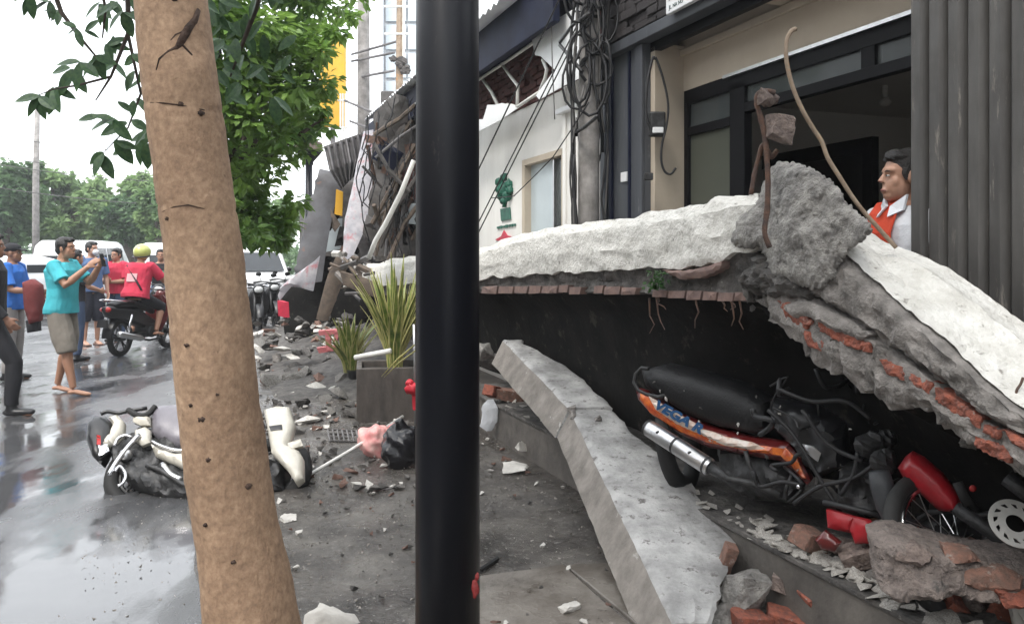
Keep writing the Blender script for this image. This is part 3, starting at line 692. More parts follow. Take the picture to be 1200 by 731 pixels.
# --- near beam: white face rolled upwards, grey core, crack, bricks in mortar
topN = tab([(985, 262), (1009, 284), (1042, 296), (1071, 308), (1090, 318), (1145, 358), (1200, 402), (1290, 476)])
botN = tab([(985, 292), (1012, 318), (1057, 357), (1108, 398), (1160, 447), (1200, 480), (1290, 556)])
coreN = tab([(930, 332), (960, 347), (1027, 388), (1090, 436), (1145, 476), (1200, 514), (1290, 580)])
ragN = tab([(895, 372), (938, 401), (960, 428), (985, 440), (1010, 458), (1040, 474), (1057, 482), (1073, 472), (1103, 494), (1138, 520), (1184, 544), (1290, 610)])
usN = [987 + 3.6 * i for i in range(84)]
strip(usN, [(lambda u: topN(u) - 2, 2.46, 1.2), (topN, 2.38, 1.0), (lambda u: lerp(topN(u), botN(u), .5), 2.27, .5), (botN, 2.15, 2.0)], .10, 13, .010).build('painted_edge', 'white_paint', fc, world=True, angle=40)
strip([950 + 3.6 * i for i in range(95)], [(lambda u: botN(u) - 2 if u > 985 else 290 + (u - 950) * .05, 2.17, .5), (lambda u: lerp(botN(u), coreN(u), .3) if u > 985 else lerp(292, coreN(u), .3), 2.12, 1), (lambda u: coreN(u) - 3, 2.11, 2.4), (lambda u: coreN(u) + 3, 2.16, 2.0)], .10, 17, .016, 15).build('concrete_core', 'mortar', fc, world=True, angle=35)
strip([900 + 3.6 * i for i in range(108)], [(lambda u: coreN(max(u, 915)) + 1 - (8 if u < 930 else 0), 2.17, .5), (lambda u: lerp(coreN(max(u, 915)), ragN(u), .2), 2.125, 1.5), (lambda u: lerp(coreN(max(u, 915)), ragN(u), .75), 2.112, 2.5), (ragN, 2.14, 6.0)], .2, 23, .013, 18).build('mortar_bed', 'mortar', fc, world=True, angle=35)
bricks = [[(910, 352), (930, 358), (950, 376), (944, 386), (922, 374)], [(940, 386), (966, 402), (962, 412), (944, 404)], [(957, 372), (985, 388), (1018, 403), (1018, 413), (990, 405), (960, 388)],
          [(1031, 421), (1060, 432), (1063, 448), (1040, 438)], [(1066, 437), (1090, 450), (1088, 462), (1067, 450)], [(1094, 454), (1122, 470), (1149, 489), (1147, 502), (1118, 486), (1094, 468)],
          [(1142, 511), (1166, 519), (1186, 532), (1182, 543), (1160, 534), (1142, 522)], [(1174, 503), (1190, 510), (1205, 520), (1204, 530), (1186, 520)], [(1210, 528), (1240, 550), (1236, 562), (1206, 540)], [(1152, 497), (1170, 505), (1168, 515), (1152, 506)]]
for i, q in enumerate(bricks):
    relief(q, dt(2.110), .10, .004, .010, 30, 3, edge=3, seed=i + 40, jag=1.2, facet=.012).build('brick', 'brick', fc, world=True)
# lumps of mortar and plaster stuck to the ragged edge
rr = random.Random(8); lumps = [rock(60 + i, (1, 1, 1), 11, .1) for i in range(4)]
for m_ in lumps: setmat(m_, 'mortar')
for i in range(46):
    u = rr.uniform(870, 1210); f = rr.uniform(.0, 1.0); v = lerp(coreN(max(u, 930)), ragN(u), f) if u > 900 else rr.uniform(325, 372)
    p = Pt(u, v, 2.13 + rr.uniform(0, .05)); q = rr.uniform(.02, .055)
    inst(lumps[rr.randrange(4)], 'mortar_lump', fc, p - fc.location, (rr.random() * 6, rr.random() * 6, rr.random() * 6), (q * rr.uniform(1, 1.8), q, q * rr.uniform(.6, 1)))
# --- broken grey peak
pk = [(857, 284), (862, 262), (872, 248), (884, 240), (893, 222), (898, 208), (904, 195), (912, 189), (935, 191), (950, 197), (962, 203), (975, 212), (986, 226), (992, 236), (1004, 246), (1014, 256), (1023, 268), (1012, 282), (996, 291), (987, 308), (978, 326), (962, 340), (936, 336), (916, 330), (902, 322), (897, 300), (890, 290), (872, 292)]
relief(pk, lambda u, v: Yt(u, 2.11 + .10 * max(0, (262 - v) / 70) ** 1.0), .24, .06, .06, 5.0, 2.2, edge=16, seed=4, jag=1.8, facet=.021, back=(.25, .95, 0)).build('broken_peak', 'concrete', fc, world=True, angle=40)
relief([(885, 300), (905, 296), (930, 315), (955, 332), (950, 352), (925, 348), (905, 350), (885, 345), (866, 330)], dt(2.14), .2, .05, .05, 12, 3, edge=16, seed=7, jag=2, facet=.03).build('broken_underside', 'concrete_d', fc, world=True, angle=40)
relief([(917, 358), (935, 352), (960, 358), (1000, 380), (1018, 392), (1010, 399), (975, 386), (950, 372), (930, 372)], dt(2.11), .12, .02, .02, 14, 5, edge=6, seed=12, jag=1.5).build('mortar_lump', 'mortar', fc, world=True, angle=40)
relief([(775, 316), (800, 318), (828, 312), (846, 306), (843, 316), (820, 326), (795, 327)], dt(LT - .01), .08, .012, .015, 14, 4, edge=6, seed=12, jag=1).build('brick', 'tile_edge', fc, world=True, angle=40)
# --- soffit: the dark underside running back and down to the shop front
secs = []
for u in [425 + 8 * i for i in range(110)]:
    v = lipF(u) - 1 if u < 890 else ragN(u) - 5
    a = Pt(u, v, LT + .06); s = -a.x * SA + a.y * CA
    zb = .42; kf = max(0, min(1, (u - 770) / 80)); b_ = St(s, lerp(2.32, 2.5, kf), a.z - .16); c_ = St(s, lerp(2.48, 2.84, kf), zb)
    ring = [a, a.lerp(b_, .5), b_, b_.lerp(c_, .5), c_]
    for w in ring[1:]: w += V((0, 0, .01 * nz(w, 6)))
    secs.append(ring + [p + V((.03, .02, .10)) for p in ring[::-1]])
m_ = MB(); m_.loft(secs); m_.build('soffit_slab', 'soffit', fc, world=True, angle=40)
# ferns and dead roots hanging at the crack
m_ = MB(); rr = random.Random(3)
for i in range(70):
    p = Pt(rr.gauss(769, 6), rr.uniform(318, 338), LT - .02); d = V((rr.uniform(-1, 1), -.6, rr.uniform(-1, .6))).normalized(); w = d.orthogonal() * .008; l = rr.uniform(.02, .045)
    m_.add([p, p + d * l * .5 + w, p + d * l, p + d * l * .5 - w], [(0, 1, 2, 3)])
m_.build('fern_tuft', 'leaf_a', fc, world=True)
for i in range(9):
    u = rr.choice([812, 816, 848, 855, 862, 868, 760, 772, 905]) + rr.uniform(-4, 4); v0 = rr.uniform(345, 352); l = rr.uniform(10, 42)
    m_ = MB(); m_.tube([Pt(u + j * rr.uniform(-.5, 2.6), v0 + l * j / 4, LT + .02) for j in range(5)], [.006, .005, .004, .003, .002], 5); m_.build('root', 'rust', fc, world=True)
# --- reinforcing bars
def bar(pts, r, name='rebar', mt='rust', par=fc):
    m_ = MB(); r0 = r if not isinstance(r, list) else r[0]; pts = CR(pts, 4); m_.tube(pts, [r0 * (1 + .25 * nz(p, 40, 2)) for p in pts], 8); return m_.build(name, mt, par, world=True, smooth=True)
YR = Yt(905, 2.02)
r1 = bar([P(u, v, YR) for u, v in ((902, 290), (896, 272), (899, 245), (900, 215), (899, 190), (897, 165), (892, 140), (887, 122), (888, 112), (897, 107), (908, 109))], [.011] * 4 + [.013] * 7)
r2 = bar([P(u, v, YR + .06) for u, v in ((880, 228), (884, 205), (889, 185), (894, 170), (900, 178), (904, 184), (911, 176))], .010)
def lumpon(par, u, v, Y, d, seed, mt='mortar', name='concrete_lump'):
    me = setmat(rock(seed, d, 16, .09, 2), mt); me.polygons.foreach_set('use_smooth', [True] * len(me.polygons)); me.set_sharp_from_angle(angle=.7); return inst(me, name, par, P(u, v, Y) - fc.location)
X['lump'] = pm('clinging concrete', (.29, .23, .20), (.13, .10, .09), 34, .9, bump=.9, bs=60, bdist=.02)
lumpon(r1, 903, 115, YR, (.115, .08, .062), 71, 'lump'); lumpon(r1, 912, 154, YR, (.11, .10, .125), 72, 'lump')
m_ = MB(); YW = 2.98
m_.tube(CR([P(u, v, YW) for u, v in ((933, 34), (927, 37), (922, 47), (921, 64), (924, 84), (931, 108), (942, 132), (954, 152), (963, 166), (970, 185), (983, 206), (999, 231), (1012, 248), (1030, 268), (1050, 290))], 4), .0085, 8)
m_.build('bent_wire', 'rust_pale', fc, world=True, smooth=True)
bar([P(u, v, 2.35) for u, v in ((1199, 442), (1196, 450), (1192, 456), (1190, 462), (1186, 466), (1194, 470))], .004)
# ================================================================ long fallen concrete plank
pl = thing('fallen_beam', 'long fallen white concrete beam sloping from under the canopy down to the pavement', 'concrete beam', G(790, 735, .02))
def Yp(v):                                              # the beam climbs away from the camera along one sloped line
    return (1.5 + .535) / ((v - HZ) / F + .218)
Lt = [(588, 397), (628, 437), (668, 479), (699, 544), (741, 630), (783, 718), (803, 760)]
Rt = [(614, 402), (650, 420), (690, 452), (750, 512), (812, 560), (863, 634), (846, 690), (832, 760)]
def samp(poly, f):
    ds = [0]
    for a, b in zip(poly, poly[1:]): ds.append(ds[-1] + math.hypot(a[0] - b[0], a[1] - b[1]))
    x = f * ds[-1]
    for i in range(len(poly) - 1):
        if x <= ds[i + 1] + 1e-6: k = (x - ds[i]) / (ds[i + 1] - ds[i]); return (lerp(poly[i][0], poly[i + 1][0], k), lerp(poly[i][1], poly[i + 1][1], k))
    return poly[-1]
def edgeL(v): return tab([(b, a) for a, b in Lt])(v)
def edgeR(v): return tab([(400, 612), (402, 614), (420, 650), (442, 682), (470, 712), (502, 737), (556, 807), (582, 820), (632, 862), (650, 858), (680, 846), (728, 834), (770, 826)])(v)
def plank(v0, v1, name, seed, drop):
    secs = []; n = int((v1 - v0) / 4)
    for i in range(n + 1):
        v = lerp(v0, v1, i / n); ul, ur = edgeL(v), edgeR(v); ul += 1.2 * nz((v * .05, seed, 0), 1, 3); ur += 5 * nz((v * .08, seed, 5), 1, 3)
        Y = Yp(v); top = []
        for j in range(13):
            f = j / 12; w = P(lerp(ul, ur, f), v, Y)
            w.z += .006 * nz(w, 9, 4) - (.012 if j in (0, 12) else 0) + (.006 if .52 < f < .6 and v > 520 else 0); top.append(w)
        dn = V((-.085, -.03, -drop)) ; secs.append(top + [top[-1] + dn * .8, top[0] + dn])
    m_ = MB(); m_.loft(secs); o = m_.build(name, 'plank', pl, world=True, angle=35); o.data.materials.append(X['plank_shaded_side'])
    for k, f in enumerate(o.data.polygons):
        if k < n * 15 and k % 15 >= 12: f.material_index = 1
    return o
X['plank'] = pm('dirty white plank', (.47, .465, .455), (.20, .197, .193), 5, .8, bump=.8, bs=34, spot=((.13, .12, .115), 19, .57), lo=.34, hi=.64, bdist=.012)
X['plank_shaded_side'] = pm('shaded dirty plank side', (.27, .245, .22), (.15, .135, .12), 7, .85, bump=.6, bs=40, spot=((.5, .49, .46), 6, .62))  # darker side faces: shading and dirt put into the colour
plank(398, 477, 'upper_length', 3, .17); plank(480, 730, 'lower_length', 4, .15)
for i, (u, v) in enumerate(((668, 479), (700, 492), (672, 486))):
    me = setmat(rock(90 + i, (.07, .05, .05), 12, .1), 'mortar'); inst(me, 'chipped_joint', pl, P(u, v, Yp(v)) - pl.location, (i, i, i))
# ================================================================ rubble
def put(me, name, mt, p, rot, label, cat, sc=(1, 1, 1), grp=None):
    o = inst(me if mt is None else setmat(me, mt), name, None, p, rot, sc); return tag(o, label, cat, grp)
def flat(me, ang=.6):
    me.polygons.foreach_set('use_smooth', [True] * len(me.polygons)); me.set_sharp_from_angle(angle=ang); return me
# big masonry block, on the terrace edge bottom right
X['dusty'] = pm('dusty mortar', (.33, .275, .245), (.15, .125, .115), 22, .9, bump=1, bs=70, bdist=.03, spot=((.12, .11, .105), 11, .57))
mb_ = thing('masonry_block', 'large broken block of mortared bricks lying on the terrace edge at bottom right', 'rubble', P(1120, 690, 2.62))
dm = lambda u, v: 2.55 + (v - 680) * -.0012
relief([(1024, 636), (1046, 628), (1075, 633), (1100, 640), (1130, 648), (1160, 655), (1195, 652), (1225, 660), (1225, 700), (1190, 712), (1150, 702), (1118, 695), (1090, 702), (1050, 704), (1032, 690), (1028, 660)], dm, .25, .06, .035, 9, 3, edge=14, seed=21, jag=1.6, back=(.25, .95, 0), facet=.025).build('mortar_body', 'dusty', mb_, world=True, angle=40)
for i, (q, m) in enumerate((([(1130, 668), (1178, 664), (1200, 676), (1195, 694), (1150, 692), (1126, 684)], 'brick_old'), ([(1160, 684), (1190, 692), (1215, 690), (1215, 712), (1180, 714)], 'brick'), ([(1105, 640), (1140, 646), (1150, 658), (1112, 660)], 'brick_old'), ([(1046, 640), (1075, 638), (1098, 652), (1078, 664), (1050, 656)], 'lump'))):
    relief(q, lambda u, v: dm(u, v) - .045, .1, .02, .015, 16, 5, edge=6, seed=50 + i, jag=1, back=(.25, .95, 0)).build('brick', m, mb_, world=True, angle=40)
rr = random.Random(17)
def tb(u, v, z, d, seed, kind, mt, label, rot, name=None, cat=None):
    Y = (CH - z) * F / (v - HZ) ; p = P(u, v, Y)
    if kind == 'b': me = setmat(flat(brickmesh(seed, d, .16)), mt)
    else: me = setmat(flat(rock(seed, d, 13, .09)), mt)
    return put(me, name or ('brick' if kind == 'b' else 'concrete_lump'), None, p, rot, label, cat or ('brick' if kind == 'b' else 'rubble'))
tb(1168, 645, .43, (.20, .10, .07), 1, 'b', 'brick_old', 'dark red brick lying on top of the masonry block at the right edge', (.1, .15, -.4))
tb(1090, 633, .42, (.19, .11, .06), 2, 'b', 'brick', 'flat broken brick on the back of the masonry block below the black hose', (.2, .1, .25))
tb(948, 632, .36, (.13, .10, .08), 3, 'b', 'brick_old', 'square brown brick standing on the terrace left of the red shards', (.2, .3, .5))
tb(1008, 650, .36, (.15, .10, .07), 4, 'b', 'lump', 'pinkish brown brick leaning on the left end of the masonry block', (.2, -.4, -.3))
tb(870, 694, .12, (.17, .16, .20), 5, 'r', 'concrete', 'rounded pale concrete lump on the pavement beside the fallen beam', (.2, .1, .4))
tb(916, 690, .12, (.16, .11, .11), 6, 'r', 'lump', 'tan broken mortar lump between the pale lump and the terrace riser', (.5, .2, .9))
tb(962, 715, .10, (.07, .10, .21), 7, 'b', 'brick', 'orange red brick standing on end against the terrace riser', (.25, -.55, .1))
tb(878, 728, .05, (.15, .10, .07), 8, 'b', 'brick', 'red brick lying under the pale concrete lump at the bottom edge', (.1, .1, .2))
tb(920, 726, .05, (.14, .10, .07), 9, 'b', 'brick', 'red brick lying right of the other red brick at the bottom edge', (.1, .15, -.3))
tb(852, 655, .22, (.05, .05, .14), 10, 'b', 'brick_old', 'dark maroon brick sliver stuck to the right edge of the fallen beam', (.3, .2, .1))
tb(1210, 722, .34, (.16, .14, .14), 11, 'r', 'chip', 'white plaster lump in the bottom right corner', (.3, .2, .1))
tb(1115, 715, .30, (.10, .08, .08), 12, 'b', 'brick', 'red broken brick just below the masonry block', (.3, .6, .1))
tb(1150, 728, .28, (.18, .12, .08), 14, 'r', 'concrete_d', 'dark grey rubble piece below the masonry block near the corner', (.1, .1, .6))
tb(845, 722, .06, (.12, .12, .12), 13, 'r', 'concrete', 'small grey lump wedged at the foot of the fallen beam', (.3, .6, .1))
tb(595, 462, .36, (.24, .12, .09), 15, 'b', 'brick_old', 'brick lying on the far terrace end beside the black pole', (.05, .1, .4))
tb(576, 458, .40, (.12, .10, .09), 16, 'b', 'brick', 'orange brick bit touching the black pole on the far terrace', (.05, .3, 1.1))
tb(578, 425, .55, (.28, .2, .16), 17, 'r', 'concrete_d', 'grey concrete lump under the canopy beside the beam top', (.1, .2, .5))
tb(570, 412, .7, (.2, .2, .14), 18, 'r', 'concrete', 'pale concrete lump topmost at the head of the fallen beam', (.4, .2, .5))
tb(608, 548, .05, (.22, .13, .05), 19, 'r', 'chip', 'pale ring shaped plaster fragment on the pavement right of the pole', (.15, .1, .1), 'plaster_fragment')
tb(613, 523, .10, (.11, .06, .06), 20, 'r', 'chip', 'white plaster bit on top of the ring shaped fragment', (.1, .3, .5), 'plaster_fragment')
tb(668, 713, .03, (.11, .045, .04), 22, 'r', 'chip', 'white triangular stone chip on the smooth paving at bottom centre', (.1, .1, .7), 'stone_chip')
tb(385, 725, .04, (.24, .15, .08), 24, 'r', 'chip', 'pale crumbled plaster lump by the foreground tree foot', (.1, .1, .7), 'plaster_fragment')
tb(340, 607, .02, (.10, .09, .03), 25, 'r', 'chip', 'white plaster disc beside the foreground trunk', (.1, .05, .7), 'plaster_fragment')
for i, (u, v, z_, k, mt, lab) in enumerate(((1052, 640, .40, 'b', 'brick_old', 'dusty brick leaning on the left top of the masonry block'), (1130, 646, .44, 'b', 'lump', 'tan mortar covered brick on the middle of the masonry block'), (1192, 668, .40, 'b', 'brick', 'red brick bedded in the right end of the masonry block'), (1074, 690, .33, 'b', 'brick', 'red brick end poking from under the masonry block'), (1030, 672, .33, 'r', 'mortar', 'grey mortar lump at the left foot of the masonry block'), (1185, 712, .32, 'b', 'brick', 'bright red brick right of the corner rubble'), (1140, 708, .31, 'r', 'dusty', 'tan rubble lump in front of the masonry block'), (990, 640, .34, 'r', 'lump', 'tan chip between the red shard and the pink brick'), (1095, 722, .28, 'r', 'chip', 'white plaster lump below the masonry block'))):
    d_ = (.17, .10, .06) if k == 'b' else (.11, .09, .07); tb(u, v, z_, d_, 400 + i, k, mt, lab, (rr.uniform(-.5, .5), rr.uniform(-.4, .4), rr.uniform(-.8, .8)))
X['chip_dirty'] = pm('dirty tile chip', (.55, .53, .49), (.22, .20, .18), 16, .8, bump=.5, bs=40)
# broken white tile bits along the terrace edge
cm = [setmat(flat(rock(200 + i, (1, .7, .25), 9, .1, 1)), 'chip_dirty') for i in range(5)]
rr = random.Random(6)
for i in range(150):
    s = (rr.uniform(1.75, 4.0) if i < 60 else rr.uniform(2.1, 3.1)) if i < 130 else rr.uniform(4, 6.6); t = 2.19 + abs(rr.gauss(0, .10)); q = rr.uniform(.015, .075) * (1.35 if s < 3.1 else 1)
    put(cm[rr.randrange(5)], 'tile_chip', None, St(s, t, .308 + rr.uniform(0, .012)), (rr.uniform(-.5, .5), rr.uniform(-.4, .4), rr.random() * 6), 'small white tile chip on the terrace edge', 'debris', (q, q, q), 'white tile chips along the terrace edge')
# loose stones and chips over the pavement
gm_ = [setmat(flat(rock(220 + i, (1, .8, .5), 10, .12, 1)), m) for i, m in enumerate(('chip', 'chip', 'concrete', 'concrete_d', 'brick_old', 'mortar'))]
for i in range(285):
    t = rr.uniform(.15, 2.1); s = rr.uniform(2.2, 8.0); q = rr.uniform(.012, .045) * (2 if s > 5 and rr.random() < .3 else 1); k = rr.choice((0, 1, 2, 3, 3, 4, 4, 5))
    put(gm_[k], 'stone_chip', None, St(s, t, .024 + q * .15), (rr.uniform(-.3, .3), rr.uniform(-.3, .3), rr.random() * 6), ('small white chip' if k < 2 else 'small dull rubble chip') + ' scattered on the near pavement', 'debris', (q, q, q), 'white chips on the near pavement' if k < 2 else 'rubble chips on the near pavement')
for i in range(230):
    t = rr.uniform(.15, 1.85); s = rr.uniform(5.0, 9.0); q = rr.uniform(.025, .11); k = rr.choice((0, 2, 3, 3, 3, 4, 5, 5, 2))
    put(gm_[k], 'rubble_piece', None, St(s, t, .022 + q * .12), (rr.uniform(-.3, .3), rr.uniform(-.3, .3), rr.random() * 6), ('white plaster piece', '', 'grey concrete piece', 'dark concrete piece', 'dusty brick piece', 'grey mortar piece')[k] + ' lying on the pavement around the plastic bags', 'rubble', (q, q * rr.uniform(.5, 1), q * rr.uniform(.5, 1)), ('white plaster', '', 'grey concrete', 'dark concrete', 'dusty brick', 'grey mortar')[k] + ' pieces around the plastic bags')
# rubble heap in front of the collapsed shop
hm = [setmat(flat(rock(240 + i, (1, .75, .5), 12, .12, 1)), m) for i, m in enumerate(('concrete', 'concrete_d', 'mortar', 'chip', 'concrete_d', 'brick_old', 'concrete'))]
kinds = {0: 'grey concrete rubble', 1: 'dark concrete rubble', 2: 'grey mortar rubble', 3: 'white plaster rubble', 4: 'dark concrete rubble', 5: 'broken brick rubble', 6: 'grey concrete rubble'}
for i in range(290):
    s = rr.uniform(7.3, 16.5); t = lerp(.55, 2.3, rr.random() ** .8); k = rr.randrange(7); q = rr.uniform(.05, .30) * (.55 if rr.random() < .5 else 1)
    h = max(0, .28 * (t - 1.1)) * (1 if s > 8.8 else .3)
    put(hm[k], 'rubble_piece', None, St(s, t, .03 + h * rr.random() + q * .1), (rr.uniform(-.4, .4), rr.uniform(-.4, .4), rr.random() * 6), kinds[k] + ' piece strewn before the collapsed shop', 'rubble', (q, q, q * rr.uniform(.6, 1.2)), kinds[k] + ' before the collapsed shop')
m_ = MB(); n1, n2 = 50, 12; vs = []; fs = []
for i in range(n1 + 1):
    s = 8.4 + 9 * i / n1
    for j in range(n2 + 1):
        t = .6 + 1.75 * j / n2; e = min(1, i / 6, (n1 - i) / 4, j / 3)
        vs.append(St(s, t, .012 + e * (.02 + max(0, .26 * (t - 1.1)) + .10 * (nz((s * 1.4, t * 1.4, 2), 1, 4) + .25))))
for i in range(n1):
    for j in range(n2):
        a = i * (n2 + 1) + j; fs.append((a, a + n2 + 1, a + n2 + 2, a + 1))
m_.add(vs, fs); tag(m_.build('debris_dirt', 'concrete_d', origin=False, smooth=True), kind='stuff')
# ================================================================ crushed motorcycle with the orange decal
v1 = thing('crushed_motorcycle', 'crushed black motorcycle with orange striped side panel and silver muffler under the canopy', 'motorcycle', P(850, 560, 3.8))
v1.location.z = .3
YV = lambda u, v=0: lerp(4.2, 3.4, (u - 745) / 205)
def pts(l, f=YV, dy=0): return [P(u, v, f(u) + dy) for u, v in l]
BK = (.55, .8, 0)
def rl(poly, name, mt, par, f=YV, dy=0, thick=.05, bulge=.015, amp=.003, step=5, edge=8, seed=1, bk=BK, ang=40, sm=False):
    return relief(poly, lambda u, v: f(u) + dy, thick, bulge, amp, 8, step, bk, edge, seed).build(name, mt, par, world=True, angle=ang)
sp = rl([(745, 456), (756, 459), (790, 482), (830, 500), (880, 513), (925, 520), (938, 538), (950, 563), (946, 568), (930, 551), (915, 540), (880, 534), (830, 524), (800, 510), (765, 487), (748, 468)], 'side_panel', 'dark_red', v1, thick=.10, bulge=.03)
rl([(750, 459), (758, 463), (792, 487), (830, 505), (880, 520), (920, 526), (920, 534), (880, 529), (828, 518), (798, 506), (762, 484), (750, 468)], 'decal_stripe', 'orange_gloss', sp, dy=-.034, thick=.02, bulge=.014)
rl([(812, 500), (835, 506), (850, 512), (880, 518), (900, 527), (880, 527), (850, 522), (830, 514), (818, 508)], 'decal_flame', 'decal_white', sp, dy=-.044, thick=.02, bulge=.014, step=4, edge=4)
rl([(760, 464), (790, 483), (822, 500), (820, 509), (794, 498), (768, 480)], 'decal_field', 'decal_white', sp, dy=-.046, thick=.02, bulge=.014, step=4, edge=4)
rl([(920, 524), (934, 538), (944, 560), (940, 561), (928, 546), (914, 534)], 'decal_stripe', 'orange_gloss', sp, dy=-.03, thick=.02, bulge=.012, step=4, edge=4)
me = setmat(textmesh('VEGA R', .088, .002, .35, .004), 'decal_blue')
a, b = P(766, 476, YV(766) - .075), P(822, 508, YV(822) - .075); xd = (b - a).normalized(); nd = V((-.5, -.8, .25)); yd = (V((0, 0, 1)) - xd * xd.z).normalized(); zd = xd.cross(yd)
o = inst(me, 'lettering', sp, a - v1.location - yd * .004); o.rotation_euler = M((xd, yd, zd)).transposed().to_euler(); w = max(v.co.x for v in me.vertices); o.scale = ((b - a).length / w,) + (.75, 1)
st = rl([(752, 434), (775, 428), (810, 436), (860, 450), (900, 470), (905, 500), (890, 510), (850, 502), (810, 488), (775, 466), (757, 452)], 'seat', 'seat_black', v1, dy=.05, thick=.22, bulge=.09, edge=24, step=6)
m_ = MB(); m_.tube(pts([(760, 432), (752, 431), (745, 438), (743, 448), (748, 457), (758, 462), (772, 465), (780, 462)], dy=-.03), .010, 8); m_.build('grab_rail', 'engine', v1, world=True, smooth=True)
# muffler
ma, mb2 = P(758, 500, 3.98), P(833, 548, 3.66); d = (mb2 - ma).normalized()
m_ = MB(); m_.tube([ma, ma + d * .012, mb2 - d * .012, mb2], [.034, .041, .041, .036], 20); mf = m_.build('muffler', 'alu', v1, world=True, angle=40)
for f in (.03, .48, .95):
    m_ = MB(); c = ma.lerp(mb2, f); m_.tube([c - d * .006, c + d * .006], .0425, 20); m_.build('muffler_band', 'engine', mf, world=True, angle=40)
for f in (.2, .7):
    c = ma.lerp(mb2, f); m_ = MB(); m_.ball(c + V((-.01, -.036, .018)), (.012, .006, .008)); m_.build('muffler_slot', 'engine', mf, world=True)
m_ = MB(); m_.tube([mb2, mb2 + d * .1, P(880, 566, 3.55), P(915, 580, 3.45)], [.03, .018, .016, .016], 10); m_.build('exhaust_pipe', 'engine', v1, world=True, smooth=True)
m_ = MB(); m_.tube(pts([(874, 528), (878, 545), (886, 560), (888, 572)], dy=-.04), [.012, .01, .012, .012], 8); m_.build('foot_bracket', 'engine', v1, world=True, smooth=True)
rl([(840, 520), (900, 530), (940, 560), (930, 590), (880, 585), (845, 560)], 'engine_block', 'engine', v1, dy=.10, thick=.25, bulge=.06, amp=.05, step=6)
m_ = MB(); m_.torus(P(795, 520, 4.2), (.6, -.35, .15), .20, .045, 30, 8); m_.build('rear_tyre', 'rubber', v1, world=True, smooth=True)
rl([(902, 470), (950, 478), (985, 500), (990, 545), (960, 560), (930, 525), (905, 500)], 'crushed_cowling', 'black_plastic', v1, dy=.02, thick=.2, bulge=.06, amp=.06, step=6)
rl([(940, 520), (953, 523), (962, 531), (958, 541), (950, 535), (945, 530)], 'chrome_scrap', 'alu', v1, dy=-.06, thick=.02, bulge=.01, amp=.02, step=4)
for i, l in enumerate(([(900, 480), (930, 510), (960, 560), (985, 600)], [(1005, 530), (1000, 555), (985, 580)], [(910, 455), (950, 470), (990, 470), (1020, 490)], [(930, 590), (960, 570), (1000, 560), (1030, 540)], [(940, 480), (970, 520), (1010, 540)])):
    m_ = MB(); m_.tube(CR([P(u, v, 3.35 - (u - 900) * .002) for u, v in l]), .009, 6); m_.build('cable', 'cable', v1, world=True, smooth=True)
m_ = MB(); m_.ball(P(936, 570, 3.28), .010); m_.build('bolt', 'chrome', v1, world=True, smooth=True)
rr = random.Random(44); dm_ = [setmat(flat(rock(300 + i, (1, .7, .5), 9, .1, 1)), m) for i, m in enumerate(('chip', 'mortar', 'concrete_d'))]
for i in range(34):                                       # plaster crumbs fallen on the machine
    u = rr.uniform(765, 1010); v = (440 + (u - 765) * .30) + rr.uniform(-12, 60); q = rr.uniform(.008, .03); inst(dm_[rr.randrange(3)], 'plaster_crumb', v1, P(u, v, YV(u) - .05) - v1.location, (rr.random() * 6, rr.random() * 6, rr.random() * 6), (q, q, q))
for i in range(16):
    u, v = rr.uniform(880, 1030), rr.uniform(460, 580); p_ = [P(u, v, 3.4)]
    for k in range(4): u += rr.uniform(-22, 30); v += rr.uniform(-22, 26); p_.append(P(u, v, 3.4 + rr.uniform(-.1, .12)))
    m_ = MB(); m_.tube(CR(p_, 3), rr.uniform(.004, .012), 5); m_.build('cable', rr.choice(['cable', 'engine', 'cable_grey']), v1, world=True, smooth=True)
# ================================================================ crushed red motorcycle
v2 = thing('crushed_motorcycle', 'crushed red motorcycle with bent red leg shield and bare spoked wheel at right', 'motorcycle', P(1080, 620, 2.95))
v2.location.z = .3
Y2 = lambda u, v=0: lerp(3.15, 2.7, (u - 980) / 220)
rl([(1052, 548), (1060, 536), (1068, 530), (1082, 537), (1104, 556), (1122, 580), (1128, 598), (1116, 600), (1100, 598), (1078, 578), (1060, 562)], 'leg_shield', 'red_gloss', v2, Y2, thick=.06, bulge=.05, edge=16)
rl([(1048, 572), (1060, 570), (1072, 586), (1056, 592)], 'red_cover', 'red_gloss', v2, Y2, .08, .05, .02)
rl([(968, 597), (985, 601), (1000, 606), (998, 624), (985, 622), (970, 618)], 'red_shard', 'red_gloss', v2, Y2, .0, .04, .012, .01)
rl([(1000, 606), (1018, 610), (1040, 628), (1034, 636), (1002, 637), (996, 620)], 'red_shard', 'red_gloss', v2, Y2, -.04, .04, .015, .012)
X['fork'] = pm('grey rubber boot', (.045, .048, .053), None, 9, .6, bump=.2)
m_ = MB(); m_.tube([P(u, v, Y2(u) - .06) for u, v in ((1030, 552), (1034, 570), (1042, 592), (1052, 610), (1064, 624))], [.036, .042, .046, .046, .044], 16); m_.build('fork_boot', 'fork', v2, world=True, smooth=True)
m_ = MB(); m_.ball(P(1036, 540, 3.1), (.05, .05, .05), None, 10, 8, .4); m_.ball(P(1020, 520, 3.2), (.06, .05, .05), None, 10, 8, .4, 3); m_.ball(P(1040, 515, 3.2), (.035, .05, .035), None, 10, 8, .4, 5); m_.build('headset', 'engine', v2, world=True)
wc_ = P(1110, 640, 2.86); ax = V((.35, -.75, .45)).normalized()
m_ = MB(); m_.torus(wc_, ax, .20, .010, 48, 6, .018); wh = m_.build('wheel_rim', 'chrome', v2, world=True, smooth=True)
m_ = MB(); m_.torus(wc_ + ax * -.01, ax, .232, .030, 40, 8); m_.build('tyre', 'rubber', wh, world=True, smooth=True)
